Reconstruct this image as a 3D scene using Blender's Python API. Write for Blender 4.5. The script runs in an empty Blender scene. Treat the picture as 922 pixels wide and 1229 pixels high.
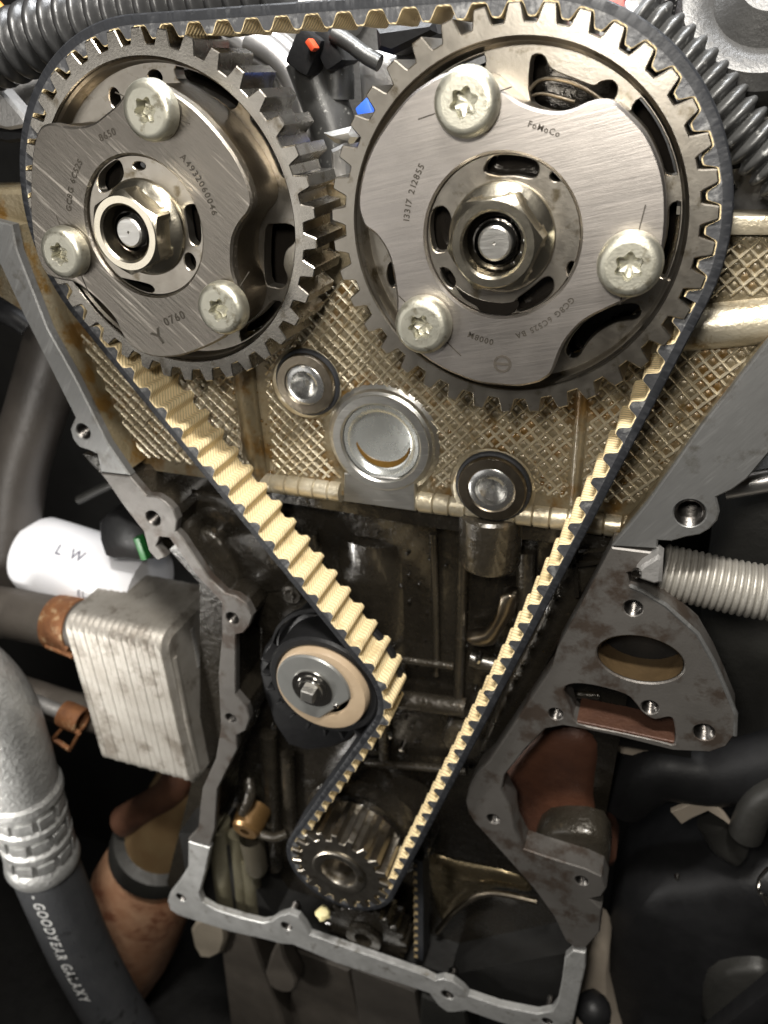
import bpy, bmesh, math, random
from mathutils import Vector, Matrix
from mathutils.geometry import tessellate_polygon
import numpy as np

random.seed(7)
PI = math.pi
SC = bpy.context.scene
COL = SC.collection
S = 0.048                      # metres per working unit (one unit = tip radius of a cam sprocket, 48 mm)

# ------------------------------------------------------------------ camera
# working axes: x right, y up, z out of the engine towards the camera; blender = (x, -z, y)
ROT = [[0.9401, -0.1367, 0.3124], [-0.0343, 0.8736, 0.4854], [-0.3393, -0.467, 0.8165]]
CAM = (0.8588, 0.7267, 4.2225)
F, CX, CY = 944.0, 461.0, 614.5


def B(x, y, z):
    return Vector((x * S, -z * S, y * S))


cd = bpy.data.cameras.new("camera")
cam = bpy.data.objects.new("camera", cd)
COL.objects.link(cam)
R3 = np.array(ROT)
u_, s_, vt_ = np.linalg.svd(R3)
R3 = u_ @ vt_
M3 = Matrix([[R3[0][0], R3[0][1], R3[0][2]], [-R3[2][0], -R3[2][1], -R3[2][2]], [R3[1][0], R3[1][1], R3[1][2]]])
cam.matrix_world = Matrix.Translation(B(*CAM)) @ M3.to_4x4()
cd.sensor_fit = 'VERTICAL'
cd.sensor_height = 32.0
cd.sensor_width = 24.0
cd.lens = 32.0 * F / 1229.0
cd.clip_start = 0.005
cd.clip_end = 20
cd.dof.use_dof = True
cd.dof.focus_distance = 4.45 * S
cd.dof.aperture_fstop = 15.0
SC.camera = cam


def at(px, py, z):
    """point of the plane z = const that the photograph shows at this place (calibrated camera)"""
    d = R3 @ np.array([(px - CX) / F, -(py - CY) / F, -1.0])
    t = (z - CAM[2]) / d[2]
    return (CAM[0] + d[0] * t, CAM[1] + d[1] * t)


def at3(px, py, z):
    a = at(px, py, z)
    return Vector((a[0], a[1], z))


def pxunit(px, py, z):
    """working units per photograph pixel at that point"""
    p = np.array([*at(px, py, z), z]) - np.array(CAM)
    return -(p @ R3[:, 2]) / F


# ------------------------------------------------------------------ light
SC.view_settings.view_transform = 'Standard'
SC.view_settings.look = 'None'
SC.view_settings.exposure = 0.0
SC.view_settings.gamma = 1.0
SC.view_settings.use_curve_mapping = False
W = bpy.data.worlds.new("World")
SC.world = W
W.use_nodes = True
W.node_tree.nodes["Background"].inputs[0].default_value = (1.0, 0.93, 0.84, 1)
W.node_tree.nodes["Background"].inputs[1].default_value = 0.028


def lamp(name, pos, target, sx, sy, power, col=(1, 0.96, 0.9)):
    ld = bpy.data.lights.new(name, 'AREA')
    ld.shape = 'RECTANGLE'
    ld.size = sx * S
    ld.size_y = sy * S
    ld.energy = power
    ld.color = col
    o = bpy.data.objects.new(name, ld)
    COL.objects.link(o)
    o.location = B(*pos)
    o.rotation_euler = (B(*target) - B(*pos)).to_track_quat('-Z', 'Y').to_euler()
    return o


lamp("work_lamp", (0.2, 6.8, 4.0), (-0.8, -1.5, 0), 2.2, 0.6, 4.3)
lamp("front_fill", (0.3, 2.0, 5.0), (-1.0, -2.0, 0), 0.8, 0.8, 0.72, (1, 0.95, 0.87))  # soft fill added near the camera
lamp("side_fill", (-6.3, -5.2, 3.6), (-3.9, -5.4, 0), 0.8, 1.6, 0.34, (1, 0.97, 0.92)).data.spread = math.radians(95)  # unseen fill, added to brighten the lower left
lamp("left_fill", (-6.5, -0.8, 7.5), (-1.5, -0.8, 0), 5.0, 4.0, 0.30, (1, 0.97, 0.93))  # large unseen fill, added to light the scratched plate
lamp("rear_fill", (-0.6, 3.4, -1.0), (-0.6, 0.4, -1.4), 4.0, 0.5, 0.9, (0.95, 0.97, 1.0))  # added behind the top to brighten the background and tooth reflections

# ------------------------------------------------------------------ materials
MATS = {}


def mat(name, c1, c2=None, metal=0.0, rough=0.5, rvar=0.12, scale=6.0, contrast=0.5, bump=0.15, bscale=40.0,
        coat=0.0, stretch=None, spots=None, weave=None, sscale=14.0, sthr=0.6, emit=None, spec=0.5):
    """c1/c2: the two colours the surface is mottled with; stretch: (angle, ratio) brushing; spots: stain colour"""
    m = bpy.data.materials.new(name)
    m.use_nodes = True
    nt = m.node_tree
    n = nt.nodes
    l = nt.links
    b = n["Principled BSDF"]
    b.inputs['Metallic'].default_value = metal
    b.inputs['Specular IOR Level'].default_value = spec
    if coat:
        b.inputs['Coat Weight'].default_value = coat
        b.inputs['Coat Roughness'].default_value = 0.12
    tc = n.new('ShaderNodeTexCoord')
    co = tc.outputs['Object']

    def noise(sc, detail=5, vec=co, rough_=0.6):
        t = n.new('ShaderNodeTexNoise')
        t.inputs['Scale'].default_value = sc / S
        t.inputs['Detail'].default_value = detail
        t.inputs['Roughness'].default_value = rough_
        l.new(vec, t.inputs['Vector'])
        return t.outputs['Fac']

    def ramp(v, a, b_):
        r = n.new('ShaderNodeMapRange')
        r.inputs['From Min'].default_value = a
        r.inputs['From Max'].default_value = b_
        l.new(v, r.inputs['Value'])
        return r.outputs['Result']

    def mix(fac, a, b_):
        x = n.new('ShaderNodeMix')
        x.data_type = 'RGBA'
        if isinstance(fac, float):
            x.inputs[0].default_value = fac
        else:
            l.new(fac, x.inputs[0])
        for i, c in ((6, a), (7, b_)):
            if isinstance(c, tuple):
                x.inputs[i].default_value = (*c, 1)
            else:
                l.new(c, x.inputs[i])
        return x.outputs[2]

    c2 = c2 or tuple(v * 0.6 for v in c1)
    big = noise(scale)
    f = ramp(big, 0.5 - contrast * 0.5, 0.5 + contrast * 0.5)
    colr = mix(f, c2, c1)
    hgt = noise(bscale, 4)
    if stretch:
        ang, ratio = stretch[:2]
        mp = n.new('ShaderNodeMapping')
        mp.vector_type = 'TEXTURE'
        mp.inputs['Rotation'].default_value = (0, -ang, 0)
        mp.inputs['Scale'].default_value = (ratio, 1, 1)
        l.new(co, mp.inputs['Vector'])
        br = noise(bscale, 6, mp.outputs[0], 0.7)
        sc_ = ramp(noise(bscale * 0.55, 2, mp.outputs[0], 0.5), 0.60, 0.72)
        colr = mix(ramp(br, 0.25, 0.75), tuple(v * 0.72 for v in c1), colr)
        if len(stretch) > 2:
            x = n.new('ShaderNodeMath')
            x.operation = 'MULTIPLY'
            l.new(sc_, x.inputs[0])
            x.inputs[1].default_value = stretch[2]
            colr = mix(x.outputs[0], colr, tuple(min(1, v * 1.9) for v in c1))
        hgt = br
    if spots:
        sp = ramp(noise(sscale, 6, co, 0.65), sthr - 0.06, sthr + 0.06)
        colr = mix(sp, colr, spots)
    if weave:
        mp = n.new('ShaderNodeMapping')
        l.new(tc.outputs['UV'], mp.inputs['Vector'])
        w1 = n.new('ShaderNodeTexWave')
        w1.wave_type = 'BANDS'
        w1.bands_direction = 'DIAGONAL'
        w1.inputs['Scale'].default_value = weave
        w1.inputs['Distortion'].default_value = 0.25
        w1.inputs['Detail'].default_value = 2
        l.new(mp.outputs[0], w1.inputs['Vector'])
        colr = mix(ramp(w1.outputs['Fac'], 0.0, 0.55), tuple(v * 0.50 for v in c1), colr)
        hgt = w1.outputs['Fac']
    l.new(colr, b.inputs['Base Color'])
    rr = n.new('ShaderNodeMapRange')
    rr.inputs['To Min'].default_value = max(0.03, rough - rvar)
    rr.inputs['To Max'].default_value = min(1, rough + rvar)
    l.new(noise(scale * 3.1, 4), rr.inputs['Value'])
    l.new(rr.outputs['Result'], b.inputs['Roughness'])
    if bump:
        bp = n.new('ShaderNodeBump')
        bp.inputs['Strength'].default_value = bump
        bp.inputs['Distance'].default_value = 0.02 * S
        l.new(hgt, bp.inputs['Height'])
        l.new(bp.outputs[0], b.inputs['Normal'])
    if emit:
        b.inputs['Emission Color'].default_value = (*emit[:3], 1)
        b.inputs['Emission Strength'].default_value = emit[3]
    MATS[name] = m
    return m


plate_l = mat('brushed_plate_scratched', (0.29, 0.265, 0.23), (0.20, 0.18, 0.155), 1.0, 0.36, 0.06, 2.0, 0.7, 0.26, 56, stretch=(-0.72, 16, 0.9))
plate_r = mat('brushed_plate', (0.50, 0.465, 0.435), (0.43, 0.395, 0.36), 1.0, 0.38, 0.05, 1.6, 0.9, 0.07, 70, stretch=(0.22, 22, 0.07))
steel = mat('sintered_steel', (0.38, 0.355, 0.31), (0.25, 0.225, 0.19), 1.0, 0.34, 0.09, 3.5, 0.6, 0.04, 60, spots=(0.15, 0.125, 0.085), sthr=0.62, sscale=7)
steel_dk = mat('oily_steel', (0.26, 0.225, 0.175), (0.16, 0.135, 0.10), 1.0, 0.32, 0.10, 4, 0.9, 0.10, 40)
oil_shade_black = mat('black_oil_and_shade', (0.008, 0.007, 0.006), (0.012, 0.010, 0.008), 0, 0.12, 0.05, 4, 0.5, 0.2, 12)  # black for oil, and for the shade behind the sprocket slots
chrome = mat('polished_steel', (0.62, 0.61, 0.58), (0.5, 0.48, 0.45), 1.0, 0.16, 0.06, 5, 0.8, 0.05, 40)
screw_m = mat('zinc_screw', (0.54, 0.525, 0.445), (0.42, 0.41, 0.34), 0.95, 0.43, 0.10, 7, 0.8, 0.10, 70, spots=(0.26, 0.24, 0.18), sthr=0.62)
nut_m = mat('yellow_passivated_steel', (0.56, 0.52, 0.43), (0.48, 0.44, 0.35), 1.0, 0.24, 0.04, 5, 0.9, 0.06, 40)
mark_m = mat('etched_mark', (0.030, 0.027, 0.022), (0.05, 0.044, 0.036), 0.0, 0.8, 0.1, 30, 0.5, 0, spec=0.1)
logo_m = mat('etched_ring', (0.035, 0.031, 0.026), (0.055, 0.048, 0.040), 0.0, 0.8, 0.1, 30, 0.5, 0, spec=0.1)
tooth_rub = mat('belt_tooth_rubber', (0.060, 0.061, 0.064), (0.030, 0.031, 0.034), 0, 0.40, 0.12, 6, 0.6, 0.2, 40, spots=(0.15, 0.15, 0.148), sthr=0.60, sscale=12)
rubber = mat('belt_rubber', (0.010, 0.011, 0.013), (0.020, 0.021, 0.024), 0, 0.50, 0.12, 7, 0.9, 0.12, 45, spots=(0.04, 0.042, 0.045), sthr=0.66, sscale=12, spec=0.35)
facing = mat('belt_fabric', (0.80, 0.66, 0.40), (0.68, 0.53, 0.29), 0, 0.62, 0.12, 3, 0.8, 0.22, 30, spots=(0.50, 0.38, 0.20), sthr=0.60, sscale=3.5, weave=19)
alu_tan = mat('oily_cast_aluminium', (0.225, 0.19, 0.128), (0.12, 0.095, 0.053), 0.4, 0.33, 0.12, 3.0, 0.6, 0.40, 34, spots=(0.13, 0.072, 0.018), sthr=0.56, sscale=4, coat=0.3)
alu_rib = mat('oily_cast_rib', (0.52, 0.475, 0.37), (0.32, 0.27, 0.18), 0.6, 0.32, 0.1, 4, 0.5, 0.25, 40, coat=0.3, spots=(0.20, 0.14, 0.06), sthr=0.60, sscale=5)
alu_mach = mat('machined_aluminium', (0.55, 0.54, 0.51), (0.44, 0.43, 0.40), 0.95, 0.32, 0.08, 4, 0.8, 0.12, 60, stretch=(0.1, 9, 0.3))
flange_m = mat('machined_flange', (0.20, 0.20, 0.195), (0.155, 0.155, 0.15), 0.6, 0.43, 0.08, 3, 0.8, 0.10, 50, stretch=(0.95, 10, 0.25), spots=(0.11, 0.105, 0.095), sthr=0.62, sscale=6)
flange_dk = mat('machined_flange_iron', (0.125, 0.117, 0.108), (0.080, 0.074, 0.067), 0.45, 0.45, 0.10, 3, 0.8, 0.14, 50, spots=(0.055, 0.042, 0.033), sthr=0.55, sscale=4)
pan_m = mat('grey_cast_aluminium', (0.46, 0.46, 0.45), (0.28, 0.28, 0.27), 0.5, 0.40, 0.12, 4, 0.5, 0.35, 30, spots=(0.16, 0.15, 0.13), sthr=0.63, sscale=7)
block_m = mat('oily_block_iron', (0.028, 0.0235, 0.017), (0.010, 0.0085, 0.0065), 0.35, 0.27, 0.14, 3, 0.7, 0.5, 16, coat=0.5)
block_lt = mat('worn_block_iron', (0.048, 0.041, 0.030), (0.018, 0.015, 0.011), 0.4, 0.29, 0.14, 3, 0.7, 0.7, 16, coat=0.5, spots=(0.11, 0.085, 0.055), sthr=0.66, sscale=6)
blackp = mat('black_plastic', (0.007, 0.007, 0.0075), (0.012, 0.012, 0.0125), 0, 0.45, 0.12, 5, 0.6, 0.15, 30, spec=0.25)
rubber_hose = mat('black_hose_rubber', (0.030, 0.032, 0.036), (0.055, 0.056, 0.058), 0, 0.55, 0.12, 4, 0.8, 0.35, 28, spots=(0.012, 0.012, 0.012), sthr=0.64, sscale=5)
conduit_m = mat('grey_conduit', (0.030, 0.030, 0.030), (0.018, 0.018, 0.018), 0.1, 0.34, 0.1, 6, 0.8, 0.1, 40)
conduit_lt = mat('grey_conduit_dusty', (0.065, 0.065, 0.063), (0.036, 0.036, 0.035), 0.3, 0.38, 0.1, 6, 0.8, 0.1, 40, spots=(0.4, 0.4, 0.38), sthr=0.66, sscale=16)
cooler_m = mat('dusty_cooler_aluminium', (0.38, 0.36, 0.325), (0.23, 0.21, 0.18), 0.5, 0.50, 0.1, 2.2, 0.5, 0.3, 30, spots=(0.17, 0.15, 0.125), sthr=0.58, sscale=3.5)
white_m = mat('white_plastic', (0.80, 0.80, 0.82), (0.72, 0.72, 0.75), 0, 0.45, 0.1, 2, 0.8, 0.08, 20)
label_m = mat('label_print', (0.10, 0.10, 0.13), (0.16, 0.16, 0.2), 0, 0.6, 0.1, 20, 0.5, 0)
rust_m = mat('rusted_steel', (0.30, 0.125, 0.045), (0.10, 0.042, 0.02), 0.3, 0.65, 0.12, 8, 0.7, 0.5, 30, spots=(0.42, 0.30, 0.17), sthr=0.62, sscale=9)
copper_m = mat('rusted_heat_shield', (0.56, 0.34, 0.21), (0.34, 0.155, 0.08), 0.3, 0.52, 0.14, 2.6, 0.45, 0.5, 22, spots=(0.24, 0.095, 0.05), sthr=0.58, sscale=2.2)
hose_brown = mat('dusty_brown_hose', (0.085, 0.073, 0.06), (0.045, 0.038, 0.032), 0, 0.6, 0.1, 3, 0.8, 0.3, 30)
elbow_m = mat('rough_cast_aluminium', (0.46, 0.46, 0.45), (0.28, 0.28, 0.27), 0.6, 0.38, 0.12, 8, 0.6, 0.9, 22, spots=(0.28, 0.28, 0.27), sthr=0.62, sscale=12)
frame_m = mat('dusty_brown_frame', (0.10, 0.086, 0.07), (0.045, 0.038, 0.031), 0.2, 0.6, 0.1, 3, 0.8, 0.3, 24)
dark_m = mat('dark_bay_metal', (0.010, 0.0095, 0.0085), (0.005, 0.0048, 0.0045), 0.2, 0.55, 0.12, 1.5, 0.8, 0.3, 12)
dark_gr = mat('dark_grey_metal', (0.036, 0.035, 0.031), (0.018, 0.0175, 0.016), 0.3, 0.5, 0.12, 2, 0.8, 0.3, 14)
beige_m = mat('beige_panel', (0.42, 0.36, 0.29), (0.33, 0.28, 0.22), 0, 0.6, 0.1, 3, 0.8, 0.2, 20)
tan_ring = mat('tan_polymer', (0.42, 0.325, 0.22), (0.30, 0.22, 0.14), 0, 0.5, 0.1, 4, 0.8, 0.15, 30)
red_m = mat('red_plastic', (0.55, 0.07, 0.02), (0.45, 0.05, 0.02), 0, 0.4, 0.1, 4, 0.8, 0)
blue_m = mat('blue_plastic', (0.03, 0.12, 0.62), (0.03, 0.10, 0.5), 0, 0.4, 0.1, 4, 0.8, 0)
green_m = mat('green_plastic', (0.03, 0.22, 0.05), (0.02, 0.16, 0.04), 0, 0.4, 0.1, 4, 0.8, 0)
mint_m = mat('mint_label', (0.28, 0.62, 0.50), (0.24, 0.54, 0.44), 0, 0.5, 0.1, 4, 0.8, 0)
pale_m = mat('pale_aluminium', (0.52, 0.51, 0.49), (0.36, 0.35, 0.34), 0.75, 0.45, 0.1, 3, 0.8, 0.3, 22)
pipe_m = mat('satin_steel_pipe', (0.42, 0.41, 0.40), (0.30, 0.29, 0.28), 0.85, 0.36, 0.08, 3, 0.8, 0.08, 30)
rust_oil = mat('rusty_red_casting', (0.15, 0.062, 0.034), (0.05, 0.020, 0.013), 0.2, 0.48, 0.12, 3, 0.7, 0.35, 26)
print_m = mat('white_print', (0.72, 0.72, 0.70), (0.45, 0.45, 0.44), 0, 0.6, 0.1, 18, 0.5, 0)


# ------------------------------------------------------------------ mesh builder
class MB:
    def __init__(s):
        s.v = []
        s.f = []
        s.uv = None

    def add(s, vs, fs):
        o = len(s.v)
        s.v += [tuple(v) for v in vs]
        s.f += [tuple(i + o for i in f) for f in fs]
        return s

    def build(s, name, m, parent=None, origin=None, angle=35, recalc=True):
        if parent is not None:
            r = parent
            while r.parent:
                r = r.parent
            org = Vector(r['org'])
        else:
            org = Vector(origin) if origin is not None else sum((Vector(v) for v in s.v), Vector()) / max(1, len(s.v))
        me = bpy.data.meshes.new(name)
        me.from_pydata([B(*(Vector(v) - org)) for v in s.v], [], s.f)
        if recalc:
            bm = bmesh.new()
            bm.from_mesh(me)
            bmesh.ops.recalc_face_normals(bm, faces=bm.faces)
            bm.to_mesh(me)
            bm.free()
        if s.uv:
            ul = me.uv_layers.new(name='UVMap')
            for lp in me.loops:
                ul.data[lp.index].uv = s.uv[lp.vertex_index]
        me.materials.append(m)
        for p in me.polygons:
            p.use_smooth = True
        me.set_sharp_from_angle(angle=math.radians(angle))
        o = bpy.data.objects.new(name, me)
        COL.objects.link(o)
        if parent is not None:
            o.parent = parent
        else:
            o.location = B(*org)
            o['org'] = list(org)
        return o


def tag(o, label=None, cat=None, group=None, kind=None):
    if label:
        o['label'] = label
    if cat:
        o['category'] = cat
    if group:
        o['group'] = group
    if kind:
        o['kind'] = kind
    return o


def thing(name, org, label, cat, group=None):
    o = bpy.data.objects.new(name, None)
    o.empty_display_size = 0.01
    COL.objects.link(o)
    o.location = B(*org)
    o['org'] = list(org)
    return tag(o, label, cat, group)


def copy_tree(o, shift, parent=None):
    c = o.copy()
    COL.objects.link(c)
    if parent is None:
        c.location = o.location + B(*shift)
    else:
        c.parent = parent
    for ch in list(o.children):
        copy_tree(ch, shift, c)
    return c


def area2(poly):
    return sum(poly[i][0] * poly[(i + 1) % len(poly)][1] - poly[(i + 1) % len(poly)][0] * poly[i][1] for i in range(len(poly)))


def inset(poly, d):
    """offset to the left of travel by d (into a CCW polygon)"""
    out = []
    n = len(poly)
    for i in range(n):
        a, b, c = Vector(poly[i - 1]), Vector(poly[i]), Vector(poly[(i + 1) % n])
        e1 = b - a
        e2 = c - b
        if e1.length < 1e-9:
            e1 = e2
        if e2.length < 1e-9:
            e2 = e1
        n1 = Vector((-e1.y, e1.x)).normalized()
        n2 = Vector((-e2.y, e2.x)).normalized()
        k = n1 + n2
        den = max(0.35, 1 + n1.dot(n2))
        out.append(tuple(b + k * (d / den)))
    return out


def prism(mb, outer, z0, z1, holes=(), bev=0.0, back=True):
    outer = list(outer)
    if area2(outer) < 0:
        outer.reverse()
    loops = [outer]
    for h in holes:
        h = list(h)
        if area2(h) > 0:
            h.reverse()
        loops.append(h)
    base = len(mb.v)
    tops = []
    rings = []
    for lp in loops:
        n = len(lp)
        top = inset(lp, bev) if bev else lp
        o = len(mb.v)
        mb.v += [(x, y, z0) for x, y in lp]
        mb.v += [(x, y, z1 - bev) for x, y in lp]
        if bev:
            mb.v += [(x, y, z1) for x, y in top]
        for i in range(n):
            j = (i + 1) % n
            mb.f.append((o + i, o + j, o + n + j, o + n + i))
            if bev:
                mb.f.append((o + n + i, o + n + j, o + 2 * n + j, o + 2 * n + i))
        tops.append([(x, y, z1) for x, y in top])
        rings.append((o, n))

    def cap(lps, off):
        idx = []
        for (o, n) in rings:
            idx += [o + off * n + k for k in range(n)]
        for t in tessellate_polygon([[Vector(p) for p in lp] for lp in lps]):
            if len(set(t)) == 3:
                mb.f.append(tuple(idx[k] for k in t))

    cap(tops, 2 if bev else 1)
    if back:
        cap([[(x, y, z0) for x, y in lp] for lp in loops], 0)
    return mb


def circle(c, r, n=40, a0=0.0):
    return [(c[0] + r * math.cos(a0 + 2 * PI * i / n), c[1] + r * math.sin(a0 + 2 * PI * i / n)) for i in range(n)]


def ellipse(c, rx, ry, rot=0, n=40):
    o = []
    for i in range(n):
        a = 2 * PI * i / n
        x, y = rx * math.cos(a), ry * math.sin(a)
        o.append((c[0] + x * math.cos(rot) - y * math.sin(rot), c[1] + x * math.sin(rot) + y * math.cos(rot)))
    return o


def smooth(pts, n=5, closed=True):
    """Catmull-Rom through the points"""
    P = [Vector(p) for p in pts]
    N = len(P)
    out = []
    for i in range(N if closed else N - 1):
        if closed:
            p0, p1, p2, p3 = P[i - 1], P[i], P[(i + 1) % N], P[(i + 2) % N]
        else:
            p0, p1, p2, p3 = P[max(0, i - 1)], P[i], P[i + 1], P[min(N - 1, i + 2)]
        for k in range(n):
            t = k / n
            out.append(tuple(0.5 * (2 * p1 + (p2 - p0) * t + (2 * p0 - 5 * p1 + 4 * p2 - p3) * t * t + (3 * p1 - p0 - 3 * p2 + p3) * t ** 3)))
    if not closed:
        out.append(tuple(P[-1]))
    return out


def pix(pts, z, n=0, closed=True):
    q = [at(x, y, z) for x, y in pts]
    return smooth(q, n, closed) if n else q


def frame(ax):
    ax = Vector(ax).normalized()
    h = Vector((0, 1, 0)) if abs(ax.y) < 0.9 else Vector((1, 0, 0))
    u = h.cross(ax).normalized()
    return ax, u, ax.cross(u)


def lathe(mb, prof, c, ax=(0, 0, 1), seg=40, a0=0.0, wob=0.0):
    """prof: (radius, height along axis); radius 0 closes"""
    ax, u, v = frame(ax)
    c = Vector(c)
    rows = []
    for r, h in prof:
        if r <= 1e-9:
            mb.v.append(tuple(c + ax * h))
            rows.append([len(mb.v) - 1] * seg)
        else:
            row = []
            for i in range(seg):
                a = a0 + 2 * PI * i / seg
                mb.v.append(tuple(c + ax * h + (u * math.cos(a) + v * math.sin(a)) * r * (1 + (random.uniform(-wob, wob) if wob else 0))))
                row.append(len(mb.v) - 1)
            rows.append(row)
    for a, b in zip(rows, rows[1:]):
        for i in range(seg):
            j = (i + 1) % seg
            q = []
            for k in (a[i], a[j], b[j], b[i]):
                if k not in q:
                    q.append(k)
            if len(q) > 2:
                mb.f.append(tuple(q))
    return mb


def sweep(mb, pts, rad, seg=20, caps=True):
    """tube along 3D points; rad: number or list"""
    P = [Vector(p) for p in pts]
    n = len(P)
    R = rad if isinstance(rad, (list, tuple)) else [rad] * n
    T = [(P[min(n - 1, i + 1)] - P[max(0, i - 1)]).normalized() for i in range(n)]
    _, u, _ = frame(T[0])
    rows = []
    for i in range(n):
        u = (u - T[i] * u.dot(T[i])).normalized()
        v = T[i].cross(u)
        row = []
        for k in range(seg):
            a = 2 * PI * k / seg
            mb.v.append(tuple(P[i] + (u * math.cos(a) + v * math.sin(a)) * R[i]))
            row.append(len(mb.v) - 1)
        rows.append(row)
    for a, b in zip(rows, rows[1:]):
        for k in range(seg):
            j = (k + 1) % seg
            mb.f.append((a[k], a[j], b[j], b[k]))
    if caps:
        mb.f.append(tuple(rows[0][::-1]))
        mb.f.append(tuple(rows[-1]))
    return mb


def path3(pts, n=8):
    return [Vector(p) for p in smooth([Vector(p) for p in pts], n, False)]


def resample(P, step):
    cum = [0.0]
    for a, b in zip(P, P[1:]):
        cum.append(cum[-1] + (b - a).length)
    n = max(2, int(cum[-1] / step))
    out = []
    k = 0
    for i in range(n + 1):
        t = min(i * step, cum[-1])
        while k < len(P) - 2 and cum[k + 1] < t:
            k += 1
        L = cum[k + 1] - cum[k]
        out.append(P[k].lerp(P[k + 1], (t - cum[k]) / L if L > 1e-9 else 0))
    return out


def corrugated(mb, pts, r, pitch, depth, seg=20, k=6):
    P = resample(path3(pts, 14), pitch / k)
    rad = []
    for i in range(len(P)):
        ph = (i % k) / k
        rad.append(r - depth * (0.5 + 0.5 * math.cos(2 * PI * ph)) ** 1.6)
    return sweep(mb, P, rad, seg)


def box(mb, c, ex, ey, ez, bev=0.0):
    """box with half-extent vectors ex, ey, ez about centre c"""
    c, ex, ey, ez = Vector(c), Vector(ex), Vector(ey), Vector(ez)
    bm = bmesh.new()
    bmesh.ops.create_cube(bm, size=2)
    if bev:
        lens = [ex.length, ey.length, ez.length]
        for v in bm.verts:
            v.co = Vector([v.co[i] * lens[i] for i in range(3)])
        bmesh.ops.bevel(bm, geom=list(bm.edges), offset=bev, segments=2, affect='EDGES', profile=0.6)
        ex, ey, ez = ex.normalized(), ey.normalized(), ez.normalized()
    vs = [c + ex * v.co.x + ey * v.co.y + ez * v.co.z for v in bm.verts]
    bm.verts.index_update()
    fs = [[v.index for v in f.verts] for f in bm.faces]
    bm.free()
    return mb.add(vs, fs)


def bar(mb, a, b, w, d, up=(0, 0, 1), bev=0.0):
    a, b = Vector(a), Vector(b)
    t = b - a
    up = Vector(up)
    s = t.cross(up).normalized()
    up = s.cross(t).normalized()
    return box(mb, (a + b) / 2, t / 2, s * w / 2, up * d / 2, bev)


# text -------------------------------------------------------------
_GL = {}


def glyph(ch):
    if ch not in _GL:
        cu = bpy.data.curves.new('glyph', 'FONT')
        cu.body = ch
        cu.size = 1.0
        cu.resolution_u = 3
        cu.offset = 0.018
        o = bpy.data.objects.new('glyph', cu)
        COL.objects.link(o)
        bpy.context.view_layer.update()
        me = bpy.data.meshes.new_from_object(o.evaluated_get(bpy.context.evaluated_depsgraph_get()))
        vs = [(v.co.x, v.co.y) for v in me.vertices]
        fs = [tuple(p.vertices) for p in me.polygons]
        w = max([v[0] for v in vs], default=0.4)
        _GL[ch] = (vs, fs, w)
        bpy.data.objects.remove(o)
        bpy.data.meshes.remove(me)
        bpy.data.curves.remove(cu)
    return _GL[ch]


def text_line(mb, s, size, p, ang, z, bend=0.0, gap=0.12):
    """flat text centred on p in the plane z; bend: radius (+ letters' tops point away from the centre of the circle)"""
    ws = [0.35 if c == ' ' else glyph(c)[2] for c in s]
    tot = sum(ws) + gap * (len(s) - 1)
    x = -tot / 2
    for c, w in zip(s, ws):
        if c != ' ':
            vs, fs, _ = glyph(c)
            out = []
            for vx, vy in vs:
                X, Y = (x + vx) * size, (vy - 0.35) * size
                if bend:
                    if bend > 0:
                        t = X / bend
                        X, Y = (bend + Y) * math.sin(t), (bend + Y) * math.cos(t) - bend
                    else:
                        b_ = -bend
                        t = X / b_
                        X, Y = (b_ - Y) * math.sin(t), b_ - (b_ - Y) * math.cos(t)
                out.append((p[0] + X * math.cos(ang) - Y * math.sin(ang), p[1] + X * math.sin(ang) + Y * math.cos(ang), z))
            mb.add(out, fs)
        x += w + gap
    return mb

# ================================================================== cam sprockets
NT = 38
sleeve_m = mat('oily_dark_sleeve', (0.10, 0.095, 0.085), (0.05, 0.045, 0.04), 1.0, 0.18, 0.08, 12, 0.8, 0.2, 24)
PITCH = 2 * PI * 1.03 / NT
CR = (0.0, 0.0)
CL = (-2.0962, 0.0)
CK = (-1.338, -5.662)
WD = 0.3777


def tooth_outline(c, n, ph, tip=1.0, root=0.922, pr=1.03):
    out = []
    for k in range(n):
        a = ph + 2 * PI * k / n
        st = 2 * PI / n
        for fr, r in ((-0.335, root), (-0.295, root + 0.012), (-0.205, tip - 0.014), (-0.165, tip), (0.165, tip), (0.205, tip - 0.014), (0.295, root + 0.012), (0.335, root)):
            out.append((c[0] + r * math.cos(a + fr * st), c[1] + r * math.sin(a + fr * st)))
    return out


def capsule(pts, w, z, n=6):
    """slot outline: pixel centres, pixel width"""
    P = [Vector(p) for p in smooth([at(x, y, z) for x, y in pts], 4, False)]
    h = w * pxunit(*pts[len(pts) // 2], z) / 2
    L, R_ = [], []
    for i in range(len(P)):
        t = (P[min(len(P) - 1, i + 1)] - P[max(0, i - 1)]).normalized()
        nrm = Vector((-t.y, t.x))
        L.append(tuple(P[i] + nrm * h))
        R_.append(tuple(P[i] - nrm * h))

    def arc(i, sgn):
        t = (P[min(len(P) - 1, i + 1)] - P[max(0, i - 1)]).normalized() * sgn
        b = math.atan2(t.y, t.x)
        return [(P[i].x + h * math.cos(b + PI / 2 - PI * k / n), P[i].y + h * math.sin(b + PI / 2 - PI * k / n)) for k in range(1, n)]

    return L + arc(len(P) - 1, 1) + R_[::-1] + arc(0, -1)


def pel(px, py, rx, ry, z, n=20):
    u = pxunit(px, py, z)
    return ellipse(at(px, py, z), rx * u * 1.12, ry * u * 1.12, 0, n)


def clampr(poly, c, rmin, rmax):
    o = []
    for x, y in poly:
        d = Vector((x - c[0], y - c[1]))
        r = min(rmax, max(rmin, d.length))
        d = d.normalized() * r
        o.append((c[0] + d.x, c[1] + d.y))
    return o


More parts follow.
